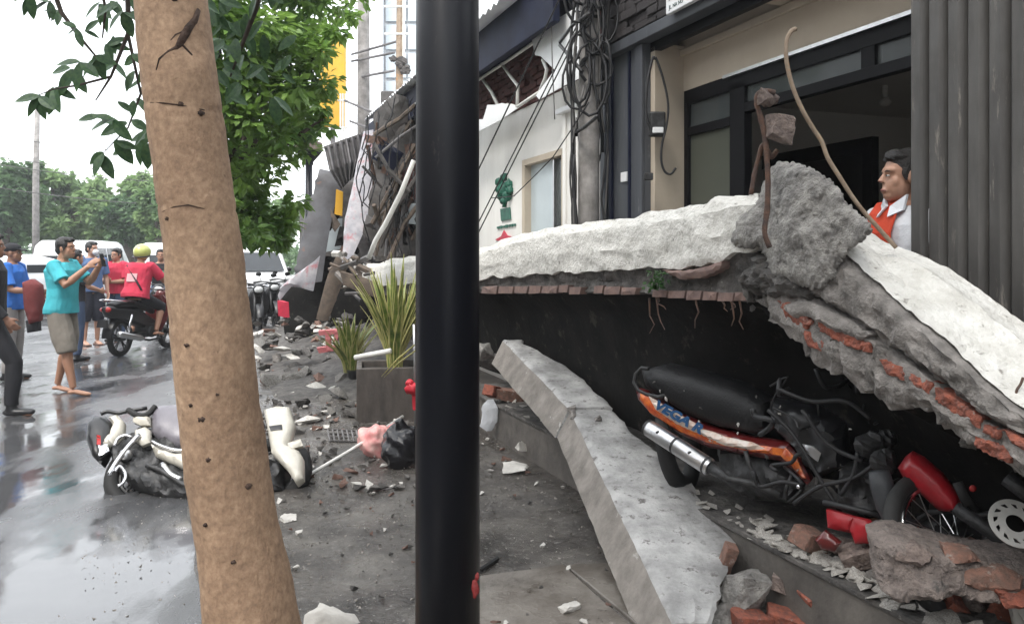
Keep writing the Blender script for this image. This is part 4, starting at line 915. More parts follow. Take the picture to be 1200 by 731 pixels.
m_ = MB(); m_.cyl(wc_, ax, .035, .09, 14); a_ = ax.orthogonal().normalized(); b_ = ax.cross(a_)
for i in range(24):
    q = i * 2 * math.pi / 24; d1 = a_ * math.cos(q) + b_ * math.sin(q); d2 = a_ * math.cos(q + .5) + b_ * math.sin(q + .5)
    m_.tube([wc_ + d1 * .03 + ax * (.035 if i % 2 else -.035), wc_ + d2 * .198], .002, 4)
m_.build('spokes', 'alu', wh, world=True)
# brake disc with ventilation holes
dc = P(1190, 613, 2.52); ax2 = V((-.1, -.78, .62)).normalized(); a_ = ax2.orthogonal().normalized(); b_ = ax2.cross(a_)
m_ = MB()
def ringpts(r, off, n=48): return [dc + (a_ * math.cos(2 * math.pi * i / n) + b_ * math.sin(2 * math.pi * i / n)) * r + ax2 * off for i in range(n)]
n = 48
secs = [ringpts(.077, -.002), ringpts(.077, .002), ringpts(.063, .002), ringpts(.063, -.002)]; m_.loft(secs, closed=True)
secs = [ringpts(.050, -.002), ringpts(.050, .002), ringpts(.028, .002), ringpts(.028, -.002)]; m_.loft(secs, closed=True)
for i in range(12):
    q = 2 * math.pi * i / 12; d1 = a_ * math.cos(q) + b_ * math.sin(q); d2 = a_ * math.cos(q + .22) + b_ * math.sin(q + .22); w = ax2.cross(d1).normalized() * .0085
    m_.loft([[dc + d1 * .048 - w - ax2 * .0018, dc + d1 * .048 + w - ax2 * .0018, dc + d1 * .048 + w + ax2 * .0018, dc + d1 * .048 - w + ax2 * .0018], [dc + d2 * .066 - w - ax2 * .0018, dc + d2 * .066 + w - ax2 * .0018, dc + d2 * .066 + w + ax2 * .0018, dc + d2 * .066 - w + ax2 * .0018]])
X['disc'] = pm('pale brake disc', (.62, .61, .58), (.5, .49, .46), 14, .45, bump=.1, metal=.2)
m_.build('brake_disc', 'disc', v2, world=True)
m_ = MB(); m_.ball(P(1140, 572, 2.75), (.012, .008, .012)); m_.build('reflector', 'lamp_red', v2, world=True, smooth=True)
for i, (l, r_, m) in enumerate((([(1122, 565), (1128, 578), (1135, 592)], .018, 'rubber'), ([(1120, 595), (1150, 615), (1185, 640)], .026, 'engine'), ([(1100, 590), (1140, 605), (1175, 600)], .012, 'cable'), ([(1180, 560), (1200, 575), (1225, 590)], .03, 'engine'), ([(1060, 620), (1090, 600), (1120, 596)], .011, 'cable'), ([(965, 588), (1000, 596), (1040, 606)], .012, 'cable'), ([(1040, 600), (1050, 603), (1060, 600)], .01, 'chip'))):
    m_ = MB(); m_.tube([P(u, v, Y2(u) - .03 + .01 * i) for u, v in l], r_, 8); m_.build('bent_tube' if r_ > .012 else 'cable', m, v2, world=True, smooth=True)
rl([(985, 545), (1030, 555), (1045, 590), (1020, 605), (980, 590)], 'engine_block', 'engine', v2, Y2, .12, .2, .05, .06)
rl([(1070, 605), (1130, 600), (1160, 620), (1150, 645), (1090, 640)], 'crushed_fairing', 'black_plastic', v2, Y2, .14, .1, .04, .05)
rl([(955, 632), (966, 622), (985, 636), (978, 646), (962, 643)], 'lamp_shell', 'dark_red', v2, Y2, -.05, .04, .015, .01, 4)
# ================================================================ motorcycles
def make_bike(label, loc, rot, body='black_plastic', shield='black_plastic', seatm='seat_black', scale=1, rail=True, lamp='lamp_clear', group=None, legm=None, barm='engine'):
    b = thing('motorcycle', label, 'motorcycle', loc, rot, group); b.scale = (scale,) * 3
    def t(name, mt, pts, r, par=b, n=8, **kw): m_ = MB(); m_.tube(pts, r, n, **kw); return m_.build(name, mt, par, smooth=True)
    for x in (-.60, .62):
        m_ = MB(); m_.torus((x, 0, .28), (0, 1, 0), .205, .012, 32, 6, .03); m_.cyl((x, 0, .28), (0, 1, 0), .045, .12)
        for k in range(5):
            q = k * 2 * math.pi / 5 + .3
            for dq in (-.13, .13): m_.tube([(x + .04 * math.cos(q), 0, .28 + .04 * math.sin(q)), (x + .20 * math.cos(q + dq), 0, .28 + .20 * math.sin(q + dq))], .011, 5)
        w = m_.build('wheel', 'engine', b, angle=40)
        m_ = MB(); m_.torus((x, 0, .28), (0, 1, 0), .245, .038, 36, 10); m_.build('tyre', 'rubber', w, smooth=True)
        if x > 0: m_ = MB(); m_.cyl((x, .05, .28), (0, 1, 0), .10, .006, 20); m_.build('brake_disc', 'alu', w)
    for s in (-1, 1):
        t('front_fork', 'engine', [(.62, .075 * s, .28), (.52, .07 * s, .55), (.43, .06 * s, .82)], [.022, .024, .026])
        t('shock_absorber', 'chrome', [(-.56, .10 * s, .32), (-.48, .10 * s, .62)], [.022, .028])
        t('swingarm', 'engine', [(-.60, .08 * s, .28), (-.10, .07 * s, .32)], [.018, .024])
        t('footpeg', 'rubber', [(-.02, .10 * s, .27), (-.02, .25 * s, .27)], .016)
    m_ = MB()
    m_.loft([[(x, y * w, z0 + (z1 - z0) * zz) for y, zz in ((-1, .15), (-1, .8), (-.55, 1), (.55, 1), (1, .8), (1, .15), (.6, 0), (-.6, 0))] for x, w, z0, z1 in ((-.98, .03, .70, .76), (-.86, .085, .60, .77), (-.55, .115, .52, .74), (-.2, .11, .42, .68), (.05, .09, .36, .56), (.2, .07, .36, .50))])
    bd = m_.build('side_panel', body, b, bevel=.012, angle=50)
    m_ = MB(); m_.loft([[(x, y * w, z0 + (z1 - z0) * zz) for y, zz in ((-1, .2), (-.9, .8), (-.5, 1), (.5, 1), (.9, .8), (1, .2), (.6, 0), (-.6, 0))] for x, w, z0, z1 in ((-.82, .07, .755, .80), (-.72, .12, .735, .835), (-.45, .135, .715, .84), (-.20, .135, .68, .785), (0, .125, .655, .755), (.14, .085, .62, .70), (.19, .05, .58, .64))])
    m_.build('seat', seatm, b, bevel=.01, angle=60)
    m_ = MB(); m_.loft([[(x - .04 * abs(y), y * w, z) for y in (-1, -.5, 0, .5, 1)] + [(x - .03 - .04 * abs(y), y * w, z) for y in (1, .5, 0, -.5, -1)] for x, w, z in ((.26, .16, .33), (.34, .20, .48), (.40, .20, .64), (.42, .15, .80), (.40, .09, .88))])
    m_.build('leg_shield', legm or shield, b, bevel=.008, angle=60)
    m_ = MB(); m_.ball((.47, 0, .86), (.12, .11, .12), (0, .3, 0), 14, 10); cw = m_.build('headlight_cowl', shield, b, smooth=True)
    m_ = MB(); m_.ball((.545, 0, .86), (.055, .085, .07), (0, .3, 0)); m_.build('headlight', lamp, cw, smooth=True)
    h = t('handlebar', barm, [(.22, -.34, .96), (.34, -.22, .98), (.40, -.06, .96), (.40, .06, .96), (.34, .22, .98), (.22, .34, .96)], .013)
    for s in (-1, 1):
        t('grip', 'rubber', [(.20, .36 * s, .955), (.29, .25 * s, .975)], .019, h)
        m_ = MB(); m_.tube([(.33, .23 * s, .98), (.36, .27 * s, 1.09)], .006, 6); m_.ball((.36, .29 * s, 1.13), (.015, .06, .042)); m_.build('mirror', 'black_plastic', h, smooth=True)
    m_ = MB(); m_.loft([[(.62 + r_ * math.cos(q), y, .28 + r_ * math.sin(q)) for r_, y in ((.30, -.065), (.325, -.03), (.325, .03), (.30, .065), (.315, .03), (.315, -.03))] for q in [math.radians(a) for a in range(15, 160, 12)]]); m_.build('front_fender', shield, b, angle=50)
    m_ = MB(); m_.loft([[(-.60 + r_ * math.cos(q), y, .30 + r_ * math.sin(q)) for r_, y in ((.32, -.075), (.34, 0), (.32, .075), (.33, 0.001))] for q in [math.radians(a) for a in range(60, 185, 12)]]); m_.build('rear_fender', 'black_plastic', b, angle=50)
    m_ = MB(); m_.ball((-.93, 0, .72), (.05, .09, .045)); m_.build('tail_light', 'lamp_red', b, smooth=True)
    if rail: t('grab_rail', 'chrome', [(-.45, .13, .80), (-.8, .13, .84), (-.94, .08, .86), (-.97, 0, .865), (-.94, -.08, .86), (-.8, -.13, .84), (-.45, -.13, .80)], .012)
    m_ = MB(); m_.box((.06, 0, .34), (.34, .20, .20)); m_.cyl((.22, 0, .36), (1, 0, .1), .075, .16); m_.cyl((.02, .11, .32), (0, 1, 0), .09, .05); m_.cyl((.02, -.11, .32), (0, 1, 0), .09, .05); m_.build('engine', 'engine', b, bevel=.012)
    t('exhaust_pipe', 'engine', [(.25, -.05, .30), (.2, -.12, .2), (-.1, -.15, .2), (-.3, -.15, .24)], .017)
    m_ = MB(); m_.tube([(-.25, -.15, .235), (-.32, -.15, .25), (-.84, -.16, .36), (-.86, -.16, .365)], [.025, .045, .048, .03], 14); m_.build('muffler', 'alu', b, smooth=True)
    t('side_stand', 'engine', [(-.05, .12, .26), (-.14, .24, .02)], .010)
    m_ = MB(); m_.box((-1.0, 0, .52), (.012, .16, .11), (0, .3, 0)); m_.build('number_plate', 'black_plastic', b)
    return b
# ================================================================ people
UP = V((0, 0, 1))
DEF = dict(pel=V((0, 0, .94)), neck=V((0, -.005, 1.475)), head=V((0, .02, 1.59)), shR=V((.175, 0, 1.415)), elR=V((.225, -.02, 1.12)), wrR=V((.235, .06, .88)), hipR=V((.09, 0, .90)), knR=V((.10, .02, .48)), anR=V((.10, -.02, .085)))
for k in ('sh', 'el', 'wr', 'hip', 'kn', 'an'): v = DEF[k + 'R']; DEF[k + 'L'] = V((-v.x, v.y, v.z))
def person(label, loc, yaw, J=None, h=1.68, skin='skin', shirt=None, sleeve=.8, pants=None, leg=1.0, shoe=None, hair='hair', headyaw=0, headpitch=0, footyaw=(0, 0), voxel=.008, wide=1.0, face=1, legr=0, group=None, loosesh=0):
    j = dict(DEF)
    for k, v in (J or {}).items(): j[k] = V(v)
    o = thing('person', label, 'person', loc, (0, 0, yaw), group); sc = h / 1.70; o.scale = (sc,) * 3
    P0, N0 = j['pel'], j['neck']; ax = (N0 - P0).normalized()
    xd0 = (j['hipR'] - j['hipL']).normalized(); xd1 = (j['shR'] - j['shL']).normalized()
    def torso(fr, grow, n=20):
        secs = []
        for f, rx, ry, off in fr:
            xd = xd0.lerp(xd1, max(0, min(1, f))); xd = (xd - ax * xd.dot(ax)).normalized(); yd = ax.cross(xd)
            c = P0.lerp(N0, f) + yd * off
            secs.append([c + xd * math.copysign(abs(math.cos(q)) ** .85, math.cos(q)) * (rx * wide + grow) + yd * math.copysign(abs(math.sin(q)) ** .85, math.sin(q)) * (ry * wide + grow) for q in [2 * math.pi * i / n for i in range(n)]])
        return secs
    TS = [(-.16, .09, .08, 0), (-.08, .15, .105, -.01), (.02, .165, .115, -.01), (.22, .142, .10, 0), (.42, .15, .105, .005), (.62, .165, .115, .005), (.78, .17, .112, 0), (.88, .15, .09, -.005), (.96, .095, .07, -.005), (1.0, .06, .058, 0)]
    m_ = MB(); m_.loft(torso(TS, 0)); m_.tube([N0 - ax * .03, (N0 + j['head']) / 2, j['head'] - V((0, .01, .02))], [.058, .054, .055], 12)
    Rh = Euler((headpitch, 0, headyaw), 'XYZ').to_matrix() ; Rh = M.Rotation(headyaw, 3, 'Z') @ M.Rotation(headpitch, 3, 'X'); H = j['head']
    def hp(x, y, z): return H + Rh @ V((x, y, z))
    m_.ball(hp(0, -.012, .028), (.074, .094, .088), Rh, 16, 12); m_.ball(hp(0, .022, -.042), (.061, .067, .072), Rh, 16, 12)
    m_.ball(hp(0, .055, -.085), (.032, .032, .026), Rh); m_.ball(hp(0, .062, .028), (.056, .026, .022), Rh)
    m_.tube([hp(0, .080, .018), hp(0, .093, -.010), hp(0, .098, -.024)], [.008, .012, .017], 8); m_.ball(hp(0, .082, -.062), (.026, .014, .016), Rh)
    for s in (-1, 1): m_.ball(hp(.076 * s, -.008, -.008), (.012, .022, .034), Rh); m_.ball(hp(.034 * s, .048, -.026), (.028, .024, .032), Rh)
    for S in 'RL':
        s = 1 if S == 'R' else -1; sh, el, wr = j['sh' + S], j['el' + S], j['wr' + S]
        m_.tube([sh - xd1 * s * .05, sh, sh.lerp(el, .3), sh.lerp(el, .6), el, el.lerp(wr, .25), el.lerp(wr, .6), wr], [.06, .058, .052, .046, .040, .043, .036, .027], 12)
        d = (wr - el).normalized(); pn = (V((-s, .2, 0)) - d * V((-s, .2, 0)).dot(d))
        pn = pn.normalized() if pn.length > .2 else d.orthogonal().normalized(); w = d.cross(pn) * (1 if s > 0 else 1)
        fwd = w if w.y > 0 or (abs(w.y) < .2 and w.z > 0) else -w
        m_.tube([wr - d * .01, wr + d * .04, wr + d * .085], [.027, .040, .038], 10, .45, pn)
        for k, (off, ln) in enumerate(((.030, .075), (.010, .085), (-.010, .078), (-.029, .060))):
            a0 = wr + d * .08 + fwd * off; m_.tube([a0, a0 + d * ln * .5 + pn * .012, a0 + d * ln * .8 + pn * .035], [.0095, .009, .0075], 7)
        a0 = wr + d * .025 + fwd * .03; m_.tube([a0, a0 + d * .03 + fwd * .025 + pn * .01, a0 + d * .06 + fwd * .03 + pn * .022], [.013, .011, .008], 7)
        hi, kn, an = j['hip' + S], j['kn' + S], j['an' + S]
        if leg < 1.0 or not pants or True:
            sd = (kn - hi).cross(an - kn); kd = (an - kn).normalized()
            bk = V((0, -1, 0)); bk = (bk - kd * bk.dot(kd)); bk = bk.normalized() if bk.length > .2 else V((0, 0, -1))
            m_.tube([hi, hi.lerp(kn, .3), hi.lerp(kn, .7), kn, kn.lerp(an, .28) + bk * .015, kn.lerp(an, .6) + bk * .006, an], [.09, .083, .064, .054, .056, .044, .034], 14)
        fy = footyaw[0 if S == 'R' else 1]; fd = V((-math.sin(fy), math.cos(fy), 0)); g = an - V((0, 0, .05))
        m_.tube([g - fd * .05 + V((0, 0, .005)), g + fd * .02 + V((0, 0, .012)), g + fd * .09 - V((0, 0, .005)), g + fd * .155 - V((0, 0, .016)), g + fd * .185 - V((0, 0, .02))], [.034, .042, .042, .036, .018], 10, .62, UP)
    m_.build('body', skin, o, remesh=voxel, sm=3, smooth=True)
    if pants:
        m_ = MB(); m_.loft(torso([(-.13, .12, .10, -.01), (-.06, .158, .115, -.01), (.03, .168, .118, -.01), (.16, .152, .108, 0)], .012))
        for S in 'RL':
            hi, kn, an = j['hip' + S], j['kn' + S], j['an' + S]; ptsl = [hi + V((0, 0, .02)), hi.lerp(kn, .3), hi.lerp(kn, .65), kn]; rsl = [.104, .10 + legr * .5, .086 + legr, .074 + legr]
            if leg > .5:
                f = (leg - .5) * 2; ptsl += [kn.lerp(an, f * .4), kn.lerp(an, f * .8), kn.lerp(an, f)]; rsl += [.070 + legr, .062 + legr, .060 + legr]
            elif leg < .5: ptsl[-1] = hi.lerp(kn, leg * 2)
            m_.tube(ptsl, rsl, 16)
        for p in range(len(m_.v)):
            v = m_.v[p]; m_.v[p] = v + V((nz(v * 5, 1.5), nz(v * 5 + V((3, 0, 0)), 1.5), 0)) * .012
        m_.build('trousers' if leg > .7 else 'shorts', pants, o, remesh=voxel, sm=2, smooth=True)
    if shirt:
        m_ = MB(); m_.loft(torso([(-.10, .172, .122, -.01), (.0, .172, .122, -.01), (.2, .152, .108, 0), (.42, .155, .108, .005), (.62, .168, .117, .005), (.78, .172, .113, 0), (.88, .152, .092, -.005), (.95, .10, .074, -.005)], .018 + loosesh))
        for S in 'RL':
            s = 1 if S == 'R' else -1; sh, el, wr = j['sh' + S], j['el' + S], j['wr' + S]
            ptsl = [sh - xd1 * s * .06, sh, sh.lerp(el, .4)]; rsl = [.072, .074, .072]
            if sleeve <= 1: ptsl += [sh.lerp(el, sleeve)]; rsl += [.074 if sleeve < .95 else .062]
            else: ptsl += [el, el.lerp(wr, .5), el.lerp(wr, sleeve - 1)]; rsl += [.058, .052, .043]
            m_.tube(ptsl, rsl, 14)
        for p in range(len(m_.v)):
            v = m_.v[p]; m_.v[p] = v + V((nz(v * 6, 1.5), nz(v * 6 + V((3, 0, 0)), 1.5), .3 * nz(v * 6 + V((0, 5, 0)), 1.5))) * .016
        m_.build('shirt', shirt, o, remesh=voxel * .9, sm=2, smooth=True)
    if hair:
        m_ = MB(); m_.ball(hp(0, -.024, .045), (.085, .096, .088), Rh, 20, 14, .10, 3); [m_.ball(hp(.070 * q_, .010, .012), (.012, .020, .036), Rh) for q_ in (-1, 1)]; m_.ball(hp(0, .03, .088), (.062, .055, .035), Rh, 14, 10, .4, 5); m_.ball(hp(0, -.06, -.01), (.070, .055, .06), Rh, 14, 10, .1)
        m_.build('hair', hair, o, remesh=.006, sm=1, smooth=True)
    if face:
        for s in (-1, 1):
            m_ = MB(); m_.ball(hp(.031 * s, .079, .003), (.012, .008, .0038), Rh); e = m_.build('eye', 'eye_white', o, smooth=True)
            m_ = MB(); m_.ball(hp(.031 * s, .0855, .003), (.006, .003, .005), Rh); m_.build('iris', 'eye_dark', e, smooth=True)
            m_ = MB(); m_.tube([hp(.014 * s, .086, .022), hp(.032 * s, .085, .026), hp(.048 * s, .076, .021)], [.0015, .0026, .0015], 6); m_.build('eyebrow', 'hair', o, smooth=True)
        m_ = MB(); m_.tube([hp(-.024, .083, -.064), hp(-.008, .093, -.061), hp(.008, .093, -.061), hp(.024, .083, -.064)], [.003, .006, .006, .003], 8); m_.build('lips', 'lips', o, smooth=True)
    if shoe:
        for S in 'RL':
            fy = footyaw[0 if S == 'R' else 1]; fd = V((-math.sin(fy), math.cos(fy), 0)); g = j['an' + S] - V((0, 0, .045))
            m_ = MB(); m_.tube([g - fd * .075, g - fd * .05, g + fd * .03, g + fd * .12, g + fd * .19, g + fd * .205], [.02, .046, .052, .050, .034, .015], 12, .72, UP); m_.tube([g + V((0, 0, .01)), g + V((0, 0, .13))], [.05, .046], 12)
            m_.build('boot', shoe, o, remesh=.008, sm=2, smooth=True)
    o['_H'] = 0; del o['_H']
    return o, hp
RIGHT = -math.pi / 2       # local +Y turned to world +X
# man in turquoise, arms lifted to a phone, profile to the right
p0 = G(73, 461); 
pt, hp = person('barefoot man in turquoise shirt and khaki shorts lifting a phone to his face', (p0.x, p0.y, 0), RIGHT - .05,
    dict(elR=(.22, .17, 1.20), wrR=(.12, .36, 1.40), elL=(-.22, .19, 1.22), wrL=(-.08, .38, 1.42), anR=(.14, .21, .085), knR=(.12, .13, .48), anL=(-.12, -.13, .085), knL=(-.11, -.01, .48), head=(0, .045, 1.60)), 1.68, 'skin', 'turq', .75, 'khaki', .52, legr=.03, loosesh=.012, headpitch=.05, footyaw=(.15, -.1))
ph = MB(); ph.box((.02, .47, 1.47), (.075, .012, .15), (.25, 0, 0)); pho = ph.build('phone', 'black_plastic', None, bevel=.006); pho.matrix_world = M.Translation((p0.x, p0.y, 0)) @ M.Rotation(RIGHT - .05, 4, 'Z') @ M.Scale(1.68 / 1.70, 4) @ M.Translation(V((.02, .47, 1.40)))
tag(pho, 'small dark phone held up by the man in turquoise', 'phone')
# person in black, striding, cut by the left edge
p1 = G(4, 484)
person('person all in black with dark boots cut off by the left edge', (p1.x - .06, p1.y - .1, 0), RIGHT + .35,
    dict(knR=(.12, .22, .50), anR=(.13, .20, .085), knL=(-.11, -.05, .50), anL=(-.12, -.38, .12), elR=(.25, .02, 1.12), wrR=(.24, .18, .92)), 1.70, 'skin2', 'black_cloth', 1.95, 'black_cloth', .98, 'black_plastic', footyaw=(-.2, .1))
# man in royal blue with black cap, forearm forward
p2_ = P(14, 300, 9.8)
pb, hp = person('man in royal blue shirt and black cap reaching forward behind the person in black', (p2_.x, p2_.y, 0), RIGHT + .1,
    dict(elR=(.24, .10, 1.14), wrR=(.22, .36, 1.12), elL=(-.24, .05, 1.12), wrL=(-.2, .28, 1.06)), 1.64, 'skin2', 'blue_cloth', .85, 'grey_cloth', .98, 'black_plastic', hair=None)
m_ = MB(); m_.ball(hp(0, -.014, .058), (.088, .104, .072), None, 16, 10); m_.tube([hp(0, .06, .05), hp(0, .12, .042), hp(0, .16, .03)], [.07, .072, .05], 12, .12, UP); m_.build('cap', 'black_cloth', pb, smooth=True)
mg = thing('shoulder_bag', 'maroon canvas bag hanging in front of the man in royal blue', 'bag', P(37, 380, 9.6)); 
relief([(26, 331), (36, 327), (46, 334), (48, 355), (45, 376), (34, 380), (28, 360)], lambda u, v: 9.55, .16, .05, .02, 6, 4, (0, 1, 0), 8).build('bag_body', 'maroon', mg, world=True, angle=50)
relief([(30, 376), (44, 372), (45, 388), (32, 390)], lambda u, v: 9.58, .12, .03, .01, 6, 4, (0, 1, 0), 5).build('bag_base', 'black_cloth', mg, world=True, angle=50)
# masked man in slate blue
p3_ = G(107, 404)
pm_, hp = person('man in slate blue shirt, white face mask and dark knee shorts', (p3_.x, p3_.y, 0), RIGHT - .75,
    dict(head=(0, .03, 1.60), elR=(.22, .0, 1.12), wrR=(.20, .10, .88), elL=(-.24, -.02, 1.12), wrL=(-.24, .06, .88)), 1.72, 'skin3', 'slate_cloth', .8, 'navy_cloth', .60, legr=.025, headyaw=.5)
m_ = MB(); Rm = M.Rotation(.5, 3, 'Z'); m_.ball(hp(0, .068, -.052), (.056, .050, .052), Rm, 14, 10); mk = m_.build('face_mask', 'white_cloth', pm_, smooth=True)
m_ = MB()
for s in (-1, 1): m_.tube([hp(.045 * s, .075, -.035), hp(.078 * s, .0, .0)], .003, 5)
m_.build('mask_strap', 'white_cloth', mk)
for x, lab in ((.10, 'dark flip flop'), (-.10, 'dark flip flop')):
    m_ = MB(); m_.box((x, .05, .012), (.095, .27, .022)); m_.build('sandal', 'brick_old', pm_, bevel=.008)
# dark person behind the man in turquoise
p4_ = P(88, 300, 11.6)
person('person in dark clothes half hidden behind the man in turquoise', (p4_.x, p4_.y, 0), RIGHT + .9, dict(elR=(.24, .10, 1.14), wrR=(.16, .30, 1.08)), 1.58, 'skin', 'black_cloth', .8, 'jeans', .98, 'black_plastic')
# rider in red on the black motorcycle
bw, fw = G(145, 417), G(192, 408); hd = math.atan2(fw.y - bw.y, fw.x - bw.x); bc = (bw + fw) / 2
bike = make_bike('black motorcycle with spoked alloy wheels ridden by the person in red', (bc.x, bc.y, 0), (0, 0, hd), 'black_plastic', 'dark_red', 'seat_black')
pr, hp = person('rider in crimson shirt and lime helmet seated on the black motorcycle seen from behind', (bc.x, bc.y, 0), hd - math.pi / 2,
    dict(pel=(0, -.22, .90), neck=(0, -.10, 1.40), head=(0, -.06, 1.53), shR=(.175, -.10, 1.34), shL=(-.175, -.10, 1.34), elR=(.27, .06, 1.13), wrR=(.30, .27, 1.02), elL=(-.27, .06, 1.13), wrL=(-.30, .27, 1.02),
         hipR=(.09, -.20, .86), hipL=(-.09, -.20, .86), knR=(.19, .17, .70), knL=(-.19, .17, .70), anR=(.20, .0, .34), anL=(-.20, .0, .34)), 1.70, 'skin', 'red_cloth', .85, 'black_cloth', .62, hair=None, loosesh=.02)
m_ = MB(); m_.ball(hp(0, -.005, .035), (.125, .14, .125), None, 22, 16); hl = m_.build('helmet', 'helmet', pr, smooth=True)
m_ = MB(); m_.tube([hp(-.12, .02, -.03), hp(-.11, -.09, -.045), hp(0, -.138, -.05), hp(.11, -.09, -.045), hp(.12, .02, -.03)], .012, 6); m_.build('helmet_trim', 'black_plastic', hl, smooth=True)
m_ = MB(); m_.box((-.01, -.305, 1.17), (.17, .012, .13), (-.22, 0, 0)); m_.build('shirt_print', 'pale_print', pr, bevel=.005)
m_ = MB(); m_.tube([(-.15, -.215, 1.36), (-.06, -.27, 1.28), (.08, -.325, 1.12), (.17, -.33, .98)], .018, 6, .4); m_.build('bag_strap', 'black_cloth', pr, smooth=True)
# second person in red, arms folded, facing this way
p5_ = P(137, 300, 14.2)
person('person in red shirt with folded arms standing behind the rider in the lime helmet', (p5_.x, p5_.y, 0), math.pi - .25,
    dict(elR=(.24, .06, 1.14), wrR=(.02, .22, 1.14), elL=(-.24, .06, 1.12), wrL=(-.03, .24, 1.10)), 1.62, 'skin', 'red_cloth', .85, 'jeans', .98, 'black_plastic', loosesh=.02)
# man in black with green print on a motorcycle facing this way
p6_ = P(187, 300, 16.0)
bk2 = make_bike('dark motorcycle facing the camera under the man with the green print', (p6_.x + .1, p6_.y - .2, 0), (0, 0, -math.pi / 2 + .35), 'black_plastic', 'black_plastic', 'seat_black')
pg, hp = person('man in black shirt with green print seated on a motorcycle facing the camera', (p6_.x + .1, p6_.y - .2, 0), math.pi + .35,
    dict(pel=(0, -.22, .90), neck=(0, -.16, 1.42), head=(0, -.13, 1.55), shR=(.175, -.16, 1.36), shL=(-.175, -.16, 1.36), elR=(.28, .02, 1.13), wrR=(.30, .24, 1.02), elL=(-.28, .02, 1.13), wrL=(-.30, .24, 1.02),
         hipR=(.09, -.20, .86), hipL=(-.09, -.20, .86), knR=(.19, .20, .70), knL=(-.19, .20, .70), anR=(.20, .05, .34), anL=(-.20, .05, .34)), 1.66, 'skin', 'black_cloth', 1.5, 'jeans', .98, 'black_plastic')
m_ = MB(); m_.box((0, -.045, 1.20), (.16, .010, .09), (.1, 0, 0)); m_.build('shirt_print', 'green_print', pg, bevel=.004)
# man behind the shutter, white shirt and orange red vest
p7 = P(1062, 205, 3.62)
pm7, hp = person('man in white shirt and orange red vest standing in profile behind the folding shutter', (p7.x + .01, p7.y, .3), math.pi / 2 + .27,
    dict(head=(0, .03, 1.585), neck=(0, -.02, 1.475), elR=(.24, -.06, 1.12)), 1.665, 'skin3', 'white_cloth', .9, 'navy_cloth', .98, 'black_plastic', voxel=.005, headyaw=-.33)
m_ = MB(); m_.loft([[V((x, y0, z)) for x in (-.055, .03, .12)] + [V((x, y0 + .012, z)) for x in (.12, .03, -.055)] for y0, z in ((.145, .90), (.135, 1.05), (.142, 1.22), (.140, 1.33), (.105, 1.42), (.06, 1.475))]); 
m_.build('vest', 'red_vest', pm7, bevel=.004)
m_ = MB()
for s in (-1, 1): m_.prism([(.012 * s, .10, 1.45), (.07 * s, .06, 1.50), (.075 * s, .085, 1.43), (.035 * s, .135, 1.40)], (0, .012, .0))
m_.build('collar', 'white_cloth', pm7)
m_ = MB()
for i in range(3): m_.box((.03, .157, 1.27 - i * .028), (.05, .004, .012))
m_.build('vest_print', 'white_cloth', pm7)
# ================================================================ fallen white scooter
sb = thing('motorcycle', 'ivory and grey motorcycle lying on its side on the wet road edge', 'motorcycle', (-2.1, 5.3, 0))
YS = lambda u, v: lerp(5.62, 4.95, max(0, min(1.15, (v - 470) / 120)))
SB_ = (.05, .7, -.62)
def sl_(poly, name, mt, dy=0, thick=.08, bulge=.03, amp=.006, step=4, edge=8, seed=1, par=sb, facet=0): return relief(poly, lambda u, v: YS(u, v) + dy, thick, bulge, amp, 9, step, SB_, edge, seed, 0, facet).build(name, mt, par, world=True, angle=45)
def st_(l, r, name, mt, dy=-.05, par=sb, n=8): m_ = MB(); m_.tube(CR([P(u, v, YS(u, v) + dy) for u, v in l], 4), r, n); return m_.build(name, mt, par, world=True, smooth=True)
sl_([(128, 524), (150, 508), (178, 500), (230, 520), (290, 530), (335, 545), (330, 572), (290, 582), (235, 588), (190, 584), (150, 566), (134, 548)], 'engine_block', 'engine', .05, .25, .06, .05, facet=.04)
hl_ = sl_([(103, 496), (112, 488), (124, 488), (134, 498), (132, 515), (124, 532), (118, 543), (108, 534), (101, 514)], 'headlight_cowl', 'black_plastic', -.02, .12, .05, edge=12)
sl_([(113, 509), (118, 510), (118, 524), (113, 523)], 'indicator', 'lamp_red', -.08, .04, .015, .002, 3, 3, par=hl_)
sl_([(127, 488), (138, 486), (145, 494), (144, 508), (136, 518), (124, 524), (118, 520), (128, 508), (132, 498)], 'front_cowl', 'white_gloss', -.05, .08, .035, edge=7)
sl_([(112, 520), (126, 520), (128, 528), (116, 534)], 'chrome_trim', 'chrome', -.08, .04, .012, .004, 3, 4, par=hl_)
st_([(118, 485), (126, 482), (138, 484), (148, 482), (172, 478)], .014, 'brake_lever', 'black_plastic', -.06)
st_([(163, 509), (148, 526), (136, 542), (128, 556)], .016, 'handlebar', 'chrome', -.10)
st_([(135, 552), (140, 546), (146, 552), (147, 560), (143, 567), (138, 569)], .010, 'brake_lever', 'chrome', -.10)
st_([(134, 522), (138, 514), (146, 510), (154, 512)], .010, 'brake_lever', 'chrome', -.09)
st_([(150, 480), (160, 486), (172, 486), (182, 476)], .02, 'grip', 'rubber', -.07)
for q_ in ([(156, 488), (166, 484), (176, 488), (176, 498), (164, 498), (156, 494)], [(158, 504), (170, 500), (176, 504), (176, 518), (166, 522), (158, 516)]): sl_(q_, 'inner_panel', 'white_gloss', -.05, .06, .025, edge=5)
m_ = MB(); m_.ball(P(147, 533, YS(147, 533) - .06), (.045, .035, .04)); m_.build('gear_case', 'alu', sb, world=True, smooth=True)
m_ = MB(); m_.ball(P(118, 512, 5.42), .01); 
sl_([(176, 478), (190, 475), (215, 473), (260, 472), (300, 476), (306, 490), (296, 508), (260, 522), (222, 524), (206, 524), (188, 516), (178, 508)], 'seat', 'seat_grey', 0, .2, .07, .006, 5, 22)
